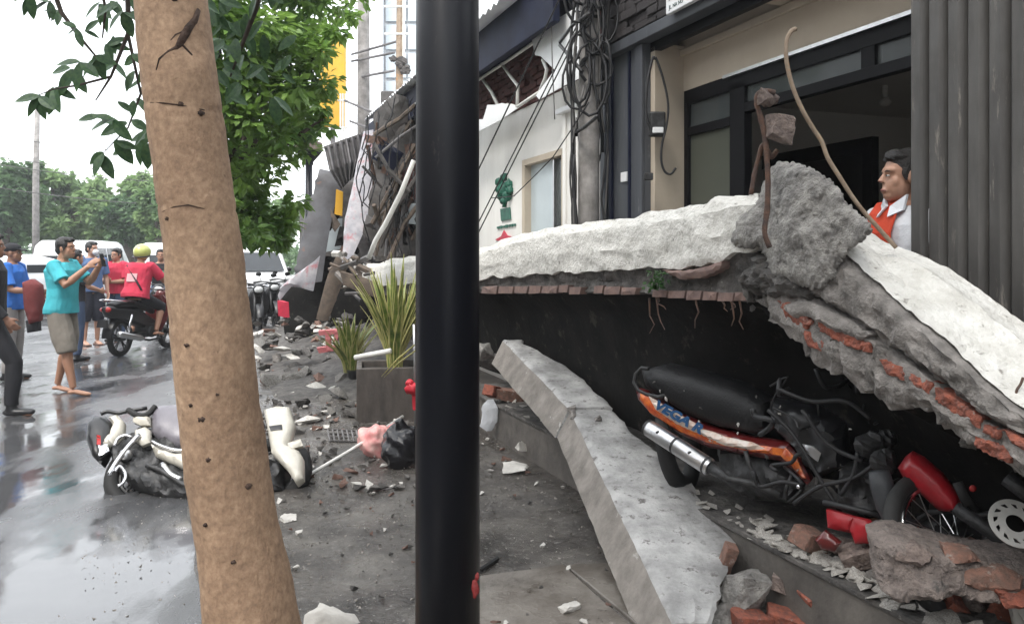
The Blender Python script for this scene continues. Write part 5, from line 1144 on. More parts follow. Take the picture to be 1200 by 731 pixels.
st_([(178, 517), (188, 522), (204, 527), (222, 527), (236, 522), (252, 520)], .011, 'chrome_trim', 'chrome', -.09)
sl_([(177, 520), (190, 526), (206, 531), (224, 531), (240, 530), (262, 540), (258, 558), (240, 556), (218, 550), (200, 542), (182, 534)], 'side_panel', 'white_gloss', -.05, .08, .045, edge=11)
st_([(190, 544), (200, 556), (212, 562)], .02, 'footpeg', 'alu', -.07); st_([(172, 545), (190, 552), (216, 568), (240, 574)], .016, 'frame_tube', 'engine', -.07)
ax = V((.1, -.75, .62)).normalized()
for u_, v_, R__ in ((170, 556, .20), (322, 552, .19)):
    c_ = P(u_, v_, YS(u_, v_) + .10); m_ = MB(); m_.torus(c_, ax, R__, .05, 32, 8); tw__ = m_.build('tyre', 'rubber', sb, world=True, smooth=True); m_ = MB(); m_.torus(c_, ax, R__ - .05, .014, 32, 6); m_.cyl(c_, ax, .04, .10); a_ = ax.orthogonal().normalized(); b_ = ax.cross(a_)
    for k in range(5): d1 = a_ * math.cos(k * 1.257) + b_ * math.sin(k * 1.257); m_.tube([c_, c_ + d1 * (R__ - .05)], .012, 5)
    m_.build('rim', 'engine', tw__, world=True, angle=40)
rc = sl_([(309, 480), (324, 476), (339, 477), (345, 497), (340, 515), (336, 521), (350, 528), (355, 536), (355, 560), (347, 566), (336, 549), (318, 530), (314, 505)], 'rear_cowl', 'white_gloss', -.12, .10, .03, .008)
sl_([(315, 499), (330, 497), (331, 503), (317, 504)], 'cowl_slot', 'black_plastic', -.165, .05, .004, .002, 3, 3, par=rc)
sl_([(336, 519), (352, 514), (355, 522), (340, 526)], 'tail_bracket', 'white_gloss', -.12, .05, .015, .004, 3, 4)
# ================================================================ parked motorcycles beyond the tree
for i, (u, v, a, lab) in enumerate(((316, 378, 1.2, 'parked dark motorcycle nearest the white van right of the trunk'), (331, 370, 1.5, 'parked dark motorcycle behind another beside the collapsed shop'), (300, 384, 1.0, 'parked dark motorcycle close to the foreground trunk'))):
    p = G(u, v + 6); q = dup(bk2); q.location = (p.x, p.y, 0); q.rotation_euler = (0, 0, -math.pi / 2 + a * .4); q['label'] = lab; q['group'] = 'motorcycles parked right of the trunk'
# ================================================================ vehicles
def make_van(label, loc, yaw, L=4.2, W=1.7, H=1.85, cat='van', bonnet=.75, group=None):
    b = thing('parked_van' if cat == 'van' else 'parked_car', label, cat, loc, (0, 0, yaw), group)
    prof = [(L / 2, .38), (L / 2 + .03, .62), (L / 2 - .05, .86), (L / 2 - bonnet, 1.0), (L / 2 - bonnet - .75, H - .08), (L / 2 - bonnet - 1.1, H), (-L / 2 + .45, H), (-L / 2 + .12, H - .15), (-L / 2, 1.0), (-L / 2 - .03, .55), (-L / 2, .35)]
    m_ = MB(); m_.loft([[(x, y * (W / 2 - (.14 * max(0, z - .95) if 1 else 0)), z) for x, z in prof] for y in (-1, 1)]); m_.build('car_body', 'car_white', b, bevel=.06, angle=50)
    x0 = L / 2 - bonnet
    def wy(z): return W / 2 - .14 * max(0, z - .95) + .004
    m_ = MB(); m_.add([(x0 - .05 + .02, -W / 2 + .16, 1.05), (x0 - .05 + .02, W / 2 - .16, 1.05), (x0 - .68 + .03, W / 2 - .24, H - .14), (x0 - .68 + .03, -W / 2 + .24, H - .14)], [(0, 1, 2, 3)])
    m_.add([(x0 - .02 + .035, -W / 2 + .15, 1.05), (x0 - .02 + .035, W / 2 - .15, 1.05), (x0 - .65 + .035, W / 2 - .24, H - .14), (x0 - .65 + .035, -W / 2 + .24, H - .14)], [(0, 1, 2, 3)]); m_.build('windscreen', 'car_glass', b)
    m_ = MB(); m_.box((-L / 2 + .04, 0, 1.3), (.1, W - .5, .45), (0, .15, 0)); m_.build('rear_window', 'car_glass', b, bevel=.02)
    for s in (-1, 1):
        for xa, xb in ((x0 - .8, x0 - 1.5), (x0 - 1.58, x0 - 2.3), (x0 - 2.38, -L / 2 + .3)):
            m_ = MB(); m_.loft([[(xa - (.0 if z < 1.2 else .15 if xa == x0 - .8 else 0), s * (wy(z) + d), z) for z in (1.08, H - .22)] + [(xb, s * (wy(z) + d), z) for z in (H - .22, 1.08)] for d in (-.02, .004)]); m_.build('side_window', 'car_glass', b)
        for x in (L / 2 - .75, -L / 2 + .75):
            m_ = MB(); m_.tube([(x, s * (W / 2 - .16), .31), (x, s * (W / 2 + .01), .31)], [.31, .31], 24); w = m_.build('wheel', 'rubber', b, bevel=.02, angle=40)
            m_ = MB(); m_.cyl((x, s * (W / 2 + .012), .31), (0, 1, 0), .19, .02, 20); m_.build('hubcap', 'alu', w)
        m_ = MB(); m_.ball((L / 2 - .02, s * (W / 2 - .22), .78), (.06, .16, .10)); m_.build('headlight', 'lamp_clear', b, smooth=True)
        m_ = MB(); m_.ball((-L / 2 + .02, s * (W / 2 - .1), .9), (.05, .07, .16)); m_.build('tail_light', 'lamp_red', b, smooth=True)
        m_ = MB(); m_.ball((x0 - .55, s * (W / 2 + .09), 1.08), (.05, .09, .07)); m_.build('wing_mirror', 'black_plastic', b, smooth=True)
    m_ = MB(); m_.box((L / 2 + .015, 0, .62), (.04, W * .55, .14)); m_.build('grille', 'black_plastic', b, bevel=.01)
    return b
YD = math.radians(90) + A
for u, Y, a, lab, H, cat in ((296, 26, YD + math.pi + .1, 'white minivan parked behind the foreground trunk by the collapsed shop', 1.75, 'van'),
                        (30, 21, YD - .9, 'white car leftmost behind the man in black cap', 1.5, 'car'), (56, 25, YD + .2, 'white car between the man in turquoise and the leftmost car', 1.55, 'car'),
                        (104, 25, YD - .2, 'white van behind the masked man', 1.95, 'van'), (196, 26, YD + .1, 'white van beside the foreground trunk behind the man with green print', 1.9, 'van')):
    p = P(u, 300, Y); make_van(lab, (p.x, p.y, 0), a, 4.2 if cat == 'car' else 4.4, 1.7, H, cat, 1.0 if cat == 'car' else .6)
# ================================================================ trees
def leafquad(m_, p, d, n, l, w):
    d = d.normalized(); sd = d.cross(n); 
    if sd.length < 1e-4: sd = d.orthogonal()
    sd = sd.normalized() * w; fold = n * (-w * .35)
    a = p; b = p + d * l
    m_.add([a, p + d * l * .45 + sd - fold, b, p + d * l * .45 - sd - fold, p + d * l * .45], [(0, 1, 4), (1, 2, 4), (2, 3, 4), (3, 0, 4)])
def rv(rr): 
    while 1:
        v = V((rr.uniform(-1, 1), rr.uniform(-1, 1), rr.uniform(-1, 1)))
        if .01 < v.length < 1: return v
def crown(clumps, n, l, w, seed, droop=.35):
    """leaves spread through overlapping clumps: [(centre, radius)]"""
    rr = random.Random(seed); m_ = MB(); tot = sum(r ** 2 for c, r in clumps)
    for c, r in clumps:
        k = int(n * r * r / tot); c = V(c); subs = [c + rv(rr) * r * .85 for _ in range(max(3, int(k / 38)))]
        for _ in range(k):
            q = rr.choice(subs); p = q + rv(rr) * r * .30; p.z += (p.z - c.z) * -.1
            d = (p - q) + V((rr.uniform(-.5, .5), rr.uniform(-.5, .5), -droop)) * r * .3; nn = (UP + rv(rr) * .9).normalized()
            leafquad(m_, p, d, nn, l * rr.uniform(.7, 1.25), w * rr.uniform(.7, 1.2))
    return m_
def clumpset(c, rx, ry, rz, k, r0, seed):
    rr = random.Random(seed); out = []
    for _ in range(k):
        v = rv(rr); f = rr.uniform(.55, 1.0) / max(v.length, .3) * v.length ** .4; out.append((V(c) + V((v.x * rx * f, v.y * ry * f, v.z * rz * f)), r0 * rr.uniform(.6, 1.25)))
    return out
def limbs(m_, top, clumps, r, rr, n=10):
    for c, q in rr.sample(clumps, min(n, len(clumps))):
        mid = top.lerp(c, .5) + V((rr.uniform(-.2, .2), rr.uniform(-.2, .2), rr.uniform(-.3, .1))) * q; m_.tube([top - V((0, 0, .3)), mid, c], [r, r * .6, r * .2], 6)
# --- foreground tree
ft = thing('street_tree', 'foreground street tree with bare tan trunk and dark branch scar', 'tree', P(318, 848, 2.6)); ft.location.z = 0
bark_m, n_, b_ = newmat('tan bark'); N = n_.nodes; L = n_.links
tc = N.new('ShaderNodeTexCoord'); 
def _n(sc, det, z=1.0):
    mp = N.new('ShaderNodeMapping'); mp.inputs['Scale'].default_value = (1, 1, z); L.new(tc.outputs['Object'], mp.inputs[0])
    t = N.new('ShaderNodeTexNoise'); t.inputs['Scale'].default_value = sc; t.inputs['Detail'].default_value = det; t.inputs['Roughness'].default_value = .65; L.new(mp.outputs[0], t.inputs['Vector']); return t.outputs[0]
cr = N.new('ShaderNodeValToRGB'); e = cr.color_ramp.elements; e[0].position = .30; e[0].color = (.29, .19, .125, 1); e[1].position = .70; e[1].color = (.55, .38, .25, 1); x_ = e.new(.5); x_.color = (.42, .275, .175, 1)
L.new(_n(45, 12), cr.inputs[0])
c2 = N.new('ShaderNodeValToRGB'); c2.color_ramp.elements[0].position = .42; c2.color_ramp.elements[0].color = (.40, .36, .34, 1); c2.color_ramp.elements[1].position = .62; c2.color_ramp.elements[1].color = (1, 1, 1, 1); L.new(_n(2.4, 6, .6), c2.inputs[0])
mu = N.new('ShaderNodeMixRGB'); mu.blend_type = 'MULTIPLY'; mu.inputs[0].default_value = .42; L.new(cr.outputs[0], mu.inputs[1]); L.new(c2.outputs[0], mu.inputs[2])
c3 = N.new('ShaderNodeValToRGB'); c3.color_ramp.elements[0].position = .72; c3.color_ramp.elements[1].position = .78; L.new(_n(11, 3), c3.inputs[0])
m3 = N.new('ShaderNodeMixRGB'); L.new(c3.outputs[0], m3.inputs[0]); L.new(mu.outputs[0], m3.inputs[1]); m3.inputs[2].default_value = (.06, .04, .032, 1); L.new(m3.outputs[0], b_.inputs['Base Color'])
b_.inputs['Roughness'].default_value = .85; bp = N.new('ShaderNodeBump'); bp.inputs['Distance'].default_value = .008; bp.inputs['Strength'].default_value = .7; L.new(_n(60, 8, .5), bp.inputs['Height']); L.new(bp.outputs[0], b_.inputs['Normal'])
X['bark'] = bark_m
X['bark_scar'] = pm('bark scar', (.10, .062, .046), (.035, .024, .02), 22, .95, bump=.9, bs=60, bdist=.02)
X['bark_dark'] = pm('dark bark', (.09, .07, .055), (.04, .032, .026), 12, .9, bump=.6, bs=40)
Yt0 = 2.6
axis = [(331, 850, 118), (318, 800, 112), (297, 731, 106), (282, 640, 99), (268, 560, 95), (256, 480, 92), (248, 400, 90), (238, 300, 88), (226, 200, 86), (212, 100, 84), (200, 0, 84), (191, -100, 82), (182, -220, 78), (176, -330, 74)]
def axu(v): return tab([(b, a) for a, b, _ in axis[::-1]])(v)
def axw(v): return tab([(b, w) for _, b, w in axis[::-1]])(v)
secs = []; n = 140
n = 260
for i in range(n + 1):
    v = lerp(850, -330, i / n); c = P(axu(v), v, Yt0); r = axw(v) / 2 / F * Yt0
    ring = []
    for k in range(60):
        q = 2 * math.pi * k / 60; d = V((math.cos(q), math.sin(q), 0)); w = c + d * r
        rr_ = r * (1 + .06 * nz((w.x * 3, w.y * 3, w.z * 3.2), 1, 3) + .018 * nz(w * 22, 1, 4))
        for vv in (128, 245): 
            dv = (v - vv - 4 * math.sin(q * 1.3)) ; rr_ -= .004 * math.exp(-(dv / 2.2) ** 2)
        # swollen branch collar around the scar on the upper right
        ang = math.atan2(math.sin(q + math.radians(48)), math.cos(q + math.radians(48))); dv = (v - 78) / 34
        rr_ += .020 * math.exp(-(ang / .55) ** 2 - dv * dv) - .016 * math.exp(-((ang) / .30) ** 2 - ((v - 62) / 20) ** 2)
        ring.append(c + d * rr_)
    secs.append(ring)
m_ = MB(); m_.loft(secs); tk = m_.build('trunk', 'bark', ft, world=True, smooth=True)
# the scar: dark fissure running down from the right edge, with knots
def onT(u, v, lift=.004):
    c = P(axu(v), v, Yt0); r = axw(v) / 2 / F * Yt0; x = (u - axu(v)) / F * Yt0; x = max(-r * .995, min(r * .995, x)); return c + V((x, -math.sqrt(max(r * r - x * x, 0)) - lift, 0))
for pl_, rs in (([(240, 18), (238, 32), (233, 44), (228, 58), (224, 68), (216, 72), (206, 80), (202, 92)], [.010, .014, .018, .018, .014, .009, .007, .004]), ([(228, 62), (236, 72), (242, 82), (246, 94)], [.008, .009, .007, .004]), ([(232, 45), (222, 52), (214, 64)], [.006, .006, .004]), ([(192, 127), (210, 129), (228, 131), (250, 134)], [.002, .004, .004, .003]), ([(206, 250), (222, 245), (238, 243), (254, 247)], [.002, .003, .004, .002])):
    m_ = MB(); m_.tube([onT(u, v, .002) for u, v in pl_], rs, 7, .6); m_.build('bark_fissure', 'bark_scar', tk, world=True, smooth=True)
for u, v, s in ((254, 482, 5), (241, 467, 3), (262, 527, 4), (301, 560, 5), (213, 258, 3.5), (219, 10, 5), (228, 130, 4), (246, 138, 5), (258, 600, 3), (290, 640, 3), (236, 400, 3), (270, 455, 2.5)):
    m_ = MB(); m_.ball(onT(u, v, -.004), (s / F * Yt0, .010, s * .7 / F * Yt0), None, 10, 8, .5, u); m_.build('bark_knot', 'bark_scar', tk, world=True, smooth=True)
# boughs above the frame and drooping sprigs of broad leaves
topc = P(176, -330, Yt0); rr = random.Random(12)
br = MB(); br.tube([topc, P(120, -260, 2.9), P(60, -130, 3.1), P(52, -40, 3.2), P(72, 15, 3.25), P(92, 42, 3.25), P(112, 66, 3.2)], [.05, .035, .02, .012, .009, .007, .004], 8)
br.tube([P(60, -130, 3.1), P(108, -50, 3.2), P(124, 10, 3.25), P(120, 45, 3.25)], [.012, .009, .006, .003], 6)
br.tube([P(120, -260, 2.9), P(150, -60, 3.3), P(150, 40, 3.4), P(130, 90, 3.4), P(112, 118, 3.4)], [.03, .015, .010, .006, .003], 6)
br.tube([P(150, 40, 3.4), P(165, 110, 3.5), P(150, 150, 3.5), P(120, 180, 3.5)], [.008, .006, .004, .002], 6)
br.tube([P(130, 90, 3.4), P(92, 100, 3.4), P(62, 105, 3.4), P(44, 112, 3.4)], [.006, .005, .003, .002], 6)
br.tube([topc, P(260, -280, 2.8), P(330, -120, 3.2), P(300, 10, 3.4), P(270, 90, 3.5)], [.05, .035, .02, .012, .004], 8)
br.tube([topc + V((0, 0, -.1)), topc + V((.1, .5, .8)), topc + V((.3, 1.4, 1.8))], [.09, .07, .04], 10); br.tube([topc, topc + V((-.6, .2, .9)), topc + V((-1.5, .6, 1.6))], [.08, .05, .03], 10)
brn = br.build('branch', 'bark_dark', ft, world=True, smooth=True)
lfm = []
for k in range(3):
    m_ = MB(); L_, W_ = 1.0, .21 + .03 * k; secs = []
    for i in range(8):
        f = i / 7; w = W_ * math.sin(math.pi * min(1, f * .96 + .04)) ** .8 * (1 - .25 * f); z = -.12 * f * f
        secs.append([V((f, -w, z + w * .25)), V((f, 0, z)), V((f, w, z + w * .25)), V((f, 0, z + .012))])
    m_.loft(secs); lfm.append(setmat(m_.mesh('leaf'), 'leaf_big'))
def leafat(u, v, Y, px, ang, tilt=.5):
    q = V((math.cos(ang), rr.uniform(-.4, .4), -math.sin(ang))).normalized(); nn = V((rr.uniform(-.4, .4), -1 + rr.uniform(-.3, .6), tilt + rr.uniform(-.4, .4))); sd = nn.cross(q).normalized(); nn = q.cross(sd)
    o = inst(lfm[rr.randrange(3)], 'leaf', brn, P(u, v, Y) - ft.location, M((q, sd, nn)).transposed().to_euler(), (px / F * Y,) * 3); return o
sprigs = [(46, 112, [(28, 2.9), (30, 2.2), (30, 1.4), (30, .6)]), (64, 103, [(34, 1.9), (34, 1.2), (26, .5)]), (84, 82, [(36, 2.0), (32, 1.0), (26, 3.0)]), (95, 74, [(28, 3.1), (36, 1.7), (30, .6)]), (120, 180, [(26, 2.6), (30, 1.9), (32, 1.1)]), (136, 165, [(34, 1.0), (26, .3)]), (132, 140, [(30, 2.7), (34, .8), (26, 3.4)]), (118, 138, [(24, 2.9), (28, .3)]),
          (112, 66, [(26, .3), (30, 1.2), (28, 2.2)]), (90, 34, [(20, 2.8), (18, 3.6), (24, 1.2)]), (100, 36, [(18, .4), (22, 5.6)]), (72, 14, [(20, 2.6), (24, 3.4), (20, 1.6)]), (58, 2, [(26, 2.6), (28, 3.3), (22, 1.4), (24, 1.9)]), (36, -4, [(26, 2.2), (28, 1.6), (22, 2.9)]), (118, 4, [(28, .8), (26, 1.7), (26, 2.4)]), (144, 14, [(30, .5), (30, 1.3), (28, 2.2)]), (126, 52, [(26, .2), (24, 1.2), (24, 5.8)])]
for u, v, ls in sprigs:
    Y = rr.uniform(3.1, 3.5)
    for px, a in ls: leafat(u + rr.uniform(-2, 2), v + rr.uniform(-2, 2), Y, px, a)
for i in range(150):                                     # denser sprays next to the trunk on both sides
    if i < 70: u = 200 - abs(rr.gauss(0, 42)); v = rr.uniform(-30, 190); 
    else: u = 236 + abs(rr.gauss(0, 45)); v = rr.uniform(-40, 130)
    if i < 70 and (u < 112 or (u < 150 and v > 150) or (v > 120 and u < 140)): continue
    leafat(u, v, rr.uniform(3.2, 4.2), rr.uniform(18, 34), rr.uniform(.2, 2.9))
# --- second street tree behind the trunk
def tree(label, base, r, hgt, clumps, nleaf, l, w, mat, seed, name='street_tree', trunkm='bark_dark', limb=12, grp=None):
    t = thing(name, label, 'tree', base, group=grp); rr = random.Random(seed); b = V(base); top = b + V((rr.uniform(-.2, .2), rr.uniform(-.2, .2), hgt))
    m_ = MB(); m_.tube([b, b.lerp(top, .5) + V((rr.uniform(-.15, .15), 0, 0)), top], [r * 1.25, r, r * .8], 12); m_.build('trunk', trunkm, t, world=True, smooth=True)
    m_ = MB(); limbs(m_, top, clumps, r * .6, rr, limb); m_.build('limb', trunkm, t, world=True, smooth=True)
    c = crown(clumps, nleaf, l, w, seed).build('crown', mat, t, world=True, smooth=False); c['kind'] = 'stuff'
    return t
Yb = 8.6
cl = []
rr = random.Random(31)
for u, v, rp in ((255, 30, 60), (290, 60, 60), (330, 20, 60), (362, 30, 48), (372, 50, 30), (300, 120, 60), (345, 95, 55), (366, 112, 30), (378, 140, 18), (330, 150, 48), (365, 148, 30), (275, 175, 52), (310, 195, 44), (290, 235, 46), (325, 245, 34), (300, 270, 38), (268, 270, 40), (250, 120, 50), (255, 215, 40), (335, 278, 26), (235, -20, 60), (320, -40, 70), (385, -20, 50), (402, 14, 20), (396, 35, 14)):
    cl.append((P(u, v, Yb + rr.uniform(-1.1, 1.1)), rp / F * Yb))
tree('leafy street tree behind the foreground trunk with dense small bright leaves', (P(258, 300, Yb).x, Yb, 0), .11, 2.3, cl, 12000, .115, .034, 'leaf_b', 3)
# --- row of trees over the road
def far_tree(u, vt, vb, wpx, Y, label, mat, seed, n=7000, tr=.010):
    c = P(u, (vt + vb) / 2, Y); k = Y / F; h = (vb - vt) * k / 2
    cls = clumpset(c, wpx * k / 2 * .85, wpx * k / 2 * .7, h * .8, 26, wpx * k * .17, seed)
    tree(label, (c.x, Y, 0), tr * Y, max(1.5, c.z - h * .6), cls, n, .0085 * Y, .0034 * Y, mat, seed, 'roadside_tree', 'bark_dark', 9, 'trees beyond the road')
far_tree(10, 165, 300, 90, 34, 'tall grey green tree at the left edge beyond the road', 'leaf_far2', 41)
far_tree(70, 196, 298, 130, 38, 'pale spreading tree behind the man in turquoise', 'leaf_far', 42, 9000)
far_tree(116, 212, 296, 90, 42, 'pale tree behind the masked man', 'leaf_far', 43)
far_tree(146, 222, 296, 70, 36, 'darker round tree behind the rider in the lime helmet', 'leaf_far2', 44)
far_tree(192, 200, 294, 70, 33, 'tree just left of the foreground trunk beyond the road', 'leaf_far', 45)
far_tree(-60, 150, 300, 130, 36, 'tall tree beyond the left edge of the photo', 'leaf_far2', 46)
far_tree(235, 190, 300, 90, 44, 'tree hidden mostly behind the foreground trunk beyond the road', 'leaf_far2', 47)
far_tree(310, 225, 305, 100, 40, 'dense tree above the white minivan', 'leaf_far', 48, 9000)
far_tree(172, 182, 292, 76, 40, 'tall pale tree left of the foreground trunk', 'leaf_far', 49, 8000)
m_ = crown([(V((x, 56 + 6 * math.sin(x), 1.2)), 2.1) for x in [-60 + 2.6 * i for i in range(36)]], 22000, .42, .17, 77); tag(m_.build('distant_hedge', 'leaf_far2', origin=False), kind='stuff')
m_ = MB(); m_.tube([G(43, 308) if 0 else P(42, 345, 31), P(42, 210, 31), P(44, 128, 31)], [.14, .12, .09], 8); lpst = m_.build('utility_pole', 'pole_con', smooth=True); tag(lpst, 'thin grey pole rising from the trees at far left', 'utility pole')
for i, v in enumerate((172, 196, 205, 232)):
    m_ = MB(); q = [P(lerp(-60, 230, f), v + lerp(-22, 10, f) + 14 * f * (1 - f) * 4 * .4, lerp(26, 36, f)) for f in [j / 12 for j in range(13)]]; m_.tube(q, .014, 4)
    tag(m_.build('overhead_wire', 'cable_grey'), 'thin overhead wire crossing the sky above the far trees', 'cable', 'overhead wires above the far trees')
# ================================================================ street lamps
def lamp(label, u, Y, r, base=.0):
    p = P(u, 300, Y); t = thing('street_lamp', label, 'street lamp', (p.x, p.y, base), group='street lamps along the pavement')
    m_ = MB(); m_.tube([(0, 0, 0), (0, 0, .04), (0, 0, .05)], [r * 2.2, r * 2.2, r * 1.2], 24); m_.build('base_plate', 'black_paint', t, angle=40)
    m_ = MB(); m_.tube([(0, 0, .04), (0, 0, 1.5), (0, 0, 3.35)], [r * 1.03, r, r * .95], 40); m_.build('pole', 'black_paint', t, smooth=True)
    m_ = MB(); m_.tube([(0, 0, 3.35), (0, 0, 3.42), (0, 0, 3.62), (0, 0, 3.64)], [r * 1.2, r * 1.3, r * 3.6, r * 3.6], 12); m_.build('lantern_cup', 'black_paint', t, angle=30)
    m_ = MB(); m_.tube([(0, 0, 3.64), (0, 0, 3.80), (0, 0, 3.86)], [r * 3.9, r * 3.6, r * 1.5], 12); m_.build('lantern_cap', 'wood', t, angle=30)
    return t
nl = lamp('black street lamp pole standing large in the foreground', 524.5, 1.8, .0705, .02)
lamp('far black street lamp with tapered lantern beside the leafy tree', 362, 16.5, .075, 0)
for u, v, s in ((560, 690, 3), (562, 676, 1.5)): 
    m_ = MB(); q = P(u - 3, v, 1.8 - .055); m_.ball(q, (.006 * s / 2, .004, .012 * s / 2), None, 8, 6, .6, v); m_.build('paint_smear', 'smear', nl, world=True)
# ribbon tied to the thin pipe left of the lamp
m_ = MB(); m_.tube([G(487, 506), P(486, 420, 6.9), P(485, 380, 6.9)], .012, 8); pp_ = m_.build('thin_post', 'alu', smooth=True); tag(pp_, 'thin metal post standing close to the left of the foreground lamp pole', 'post')
rb = thing('red_ribbon', 'red ribbon knotted round the thin post left of the lamp pole', 'ribbon', P(484, 480, 6.85))
m_ = MB(); m_.ball(P(483, 455, 6.82), (.05, .04, .05), None, 12, 8, .5, 2); m_.ball(P(480, 449, 6.82), (.03, .02, .03), None, 12, 8, .5, 5); m_.build('knot', 'red_ribbon', rb, world=True, smooth=True)
relief([(482, 458), (489, 456), (490, 482), (484, 480)], lambda u, v: 6.83, .01, .01, .01).build('tail', 'red_ribbon', rb, world=True)
# ================================================================ planter and sword leaved plants
pa_ = G(455, 496); plt_ = thing('planter', 'square stained concrete planter holding the tall sword leaved plant', 'planter', (pa_.x, pa_.y + .28, 0))
m_ = MB(); zt_ = .50
for (cx, cy, dx, dy) in ((0, -.28, .66, .05), (0, .28, .66, .05), (-.305, 0, .05, .51), (.305, 0, .05, .51)): m_.box((cx, cy, zt_ / 2), (dx, dy, zt_))
m_.build('planter_wall', 'planter', plt_, bevel=.008)
m_ = MB(); m_.box((0, 0, .22), (.555, .505, .44)); m_.build('soil', 'soil', plt_)
plt_.rotation_euler = (0, 0, A * .5)
def sword_plant(label, base, n, hgt, seed, spread=.5, name='sword_plant', w0=.026, lean=(0, 0)):
    t = thing(name, label, 'plant', base); rr = random.Random(seed)
    for i in range(n):
        a = rr.random() * 6.28; tl = rr.uniform(.05, spread); h = hgt * rr.uniform(.55, 1.0); dr = V((math.cos(a), math.sin(a), 0)) + V((lean[0], lean[1], 0)); sd = V((-math.sin(a), math.cos(a), 0)); secs = []; es = []
        c0 = dr * rr.uniform(0, .06)
        for k in range(8):
            f = k / 7; c = c0 + dr * (tl * h * f ** 1.7) + V((0, 0, h * (f - .25 * tl * f * f))); w = w0 * (.55 + .9 * f if f < .45 else .95 * (1 - f) / .55 + .02); th = dr * .004
            secs.append([c - sd * w + dr * w * .3, c, c + sd * w + dr * w * .3, c + th])
            es.append((c - sd * w + dr * w * .3, c + sd * w + dr * w * .3, w))
        m_ = MB(); m_.loft(secs); lf = m_.build('leaf', 'sword', t, angle=30)
        m_ = MB()
        for side in (0, 1): m_.tube([e[side] for e in es], [max(.0012, e[2] * .22) for e in es], 4)
        m_.build('leaf_edge', 'sword_edge', lf)
    return t
sword_plant('tall sword leaved plant with pale leaf edges growing in the planter', (plt_.location.x + .02, plt_.location.y, .42), 64, 1.15, 5, .5, w0=.034)
q = G(424, 440); sword_plant('smaller drooping sword leaved plant left of the planter', (q.x + .05, 9.2, .18), 36, .8, 9, .9, w0=.036)
q = G(440, 470); pt2 = thing('plant_tub', 'dark tub behind the planter holding the smaller plant', 'planter', (P(424, 300, 9.2).x + .05, 9.2, 0)); m_ = MB(); m_.tube([(0, 0, 0), (0, 0, .22), (0, 0, .2), (0, 0, .15)], [.16, .22, .19, .18], 18); m_.build('tub', 'black_plastic', pt2, angle=40)
m_ = MB(); m_.box((0, 0, .145), (.2, .2, .05)); m_.build('soil', 'soil', pt2)
m_ = MB(); m_.tube([P(416, 419, 6.7), P(458, 411, 6.6)], .022, 10); tag(m_.build('white_pipe', 'pvc', smooth=True), 'short white pipe resting on the planter rim', 'pipe')
for a, b, lab in (((447, 441), (486, 404), 'long yellow edged leaf fallen across the planter front, upper one'), ((450, 442), (488, 410), 'long yellow edged leaf fallen across the planter front, lower one')):
    m_ = MB(); m_.tube([P(*a, 6.62), P((a[0] + b[0]) / 2, (a[1] + b[1]) / 2 - 2, 6.55), P(*b, 6.6)], [.004, .022, .014], 6, .25, UP); tag(m_.build('fallen_leaf', 'sword_edge', smooth=True), lab, 'leaf')
# ================================================================ litter on the pavement
m_ = MB(); m_.tube([P(345, 566, 5.25), P(410, 528, 5.8), P(472, 488, 6.6)], [.012, .013, .013], 8); tag(m_.build('white_stick', 'pvc', smooth=True), 'long thin white pipe lying slantwise over the debris by the fallen motorcycle', 'pipe')
pg_ = G(440, 540); m_ = MB(); m_.ball((pg_.x, pg_.y + .1, .12), (.15, .12, .12), (0, .3, .2), 24, 18, .35, 4); m_.tube([(pg_.x + .1, pg_.y + .1, .2), (pg_.x + .17, pg_.y + .12, .26)], [.05, .02], 8); tag(m_.build('plastic_bag', 'pink_bag', remesh=.012, smooth=True), 'pink plastic bag lying on the pavement left of the lamp pole', 'bag')
bg_ = G(470, 553); m_ = MB(); m_.ball((bg_.x, bg_.y + .12, .15), (.16, .14, .15), None, 26, 20, .35, 14); m_.tube([(bg_.x, bg_.y + .1, .27), (bg_.x - .03, bg_.y + .08, .35)], [.05, .03], 8); tag(m_.build('rubbish_bag', 'plastic_bag', remesh=.012, smooth=True), 'black rubbish bag beside the pink bag against the lamp pole', 'bag')
X['check'] = pm('grey netting', (.32, .32, .34), (.08, .08, .09), 45, .7, bump=.5, lo=.45, hi=.55)
gr = thing('wire_basket', 'flattened grey wire grille lying behind the pink bag', 'debris', G(408, 520)); 
for i in range(9):
    m_ = MB(); m_.tube([P(384 + i * 5.6, 503 + i * .2, 6.7), P(387 + i * 5.6, 517, 6.45)], .008, 5); m_.build('wire', 'zinc', gr, world=True)
for i in range(4):
    m_ = MB(); m_.tube([P(384 + i, 503 + i * 4.4, 6.7 - i * .08), P(430 + i, 505 + i * 4.2, 6.7 - i * .08)], .009, 5); m_.build('wire', 'zinc_dark', gr, world=True)
relief([(388, 506), (430, 508), (432, 516), (390, 517)], lambda u, v: 6.75, .05, .03, .02, back=(0, .5, -.8)).build('basket_lining', 'zinc_dark', gr, world=True)
pk_ = thing('plastic_stool', 'broken pink plastic stool lying on the rubble', 'stool', P(385, 412, 10.6))
for q in ([(373, 388), (398, 386), (399, 391), (374, 393)], [(381, 391), (387, 391), (388, 410), (382, 411)], [(371, 408), (395, 405), (398, 410), (374, 414)], [(392, 392), (397, 391), (395, 400), (391, 400)]): relief(q, lambda u, v: 10.6, .10, .01, .008, step=4, edge=3, back=(0, 1, .2)).build('stool_leg', 'pink', pk_, world=True)
tag(relief([(566, 474), (572, 468), (577, 478), (576, 494), (570, 505), (563, 500)], lambda u, v: 6.5, .08, .03, .02, edge=6, step=4).build('plastic_bottle', 'white_cloth'), 'crumpled white bottle on the ground right of the lamp pole', 'bottle')
m_ = MB(); m_.tube([G(562, 668, .03), G(583, 654, .03)], .012, 6); tag(m_.build('dark_stick', 'rubber'), 'short dark stick on the pavement right of the lamp pole', 'stick')
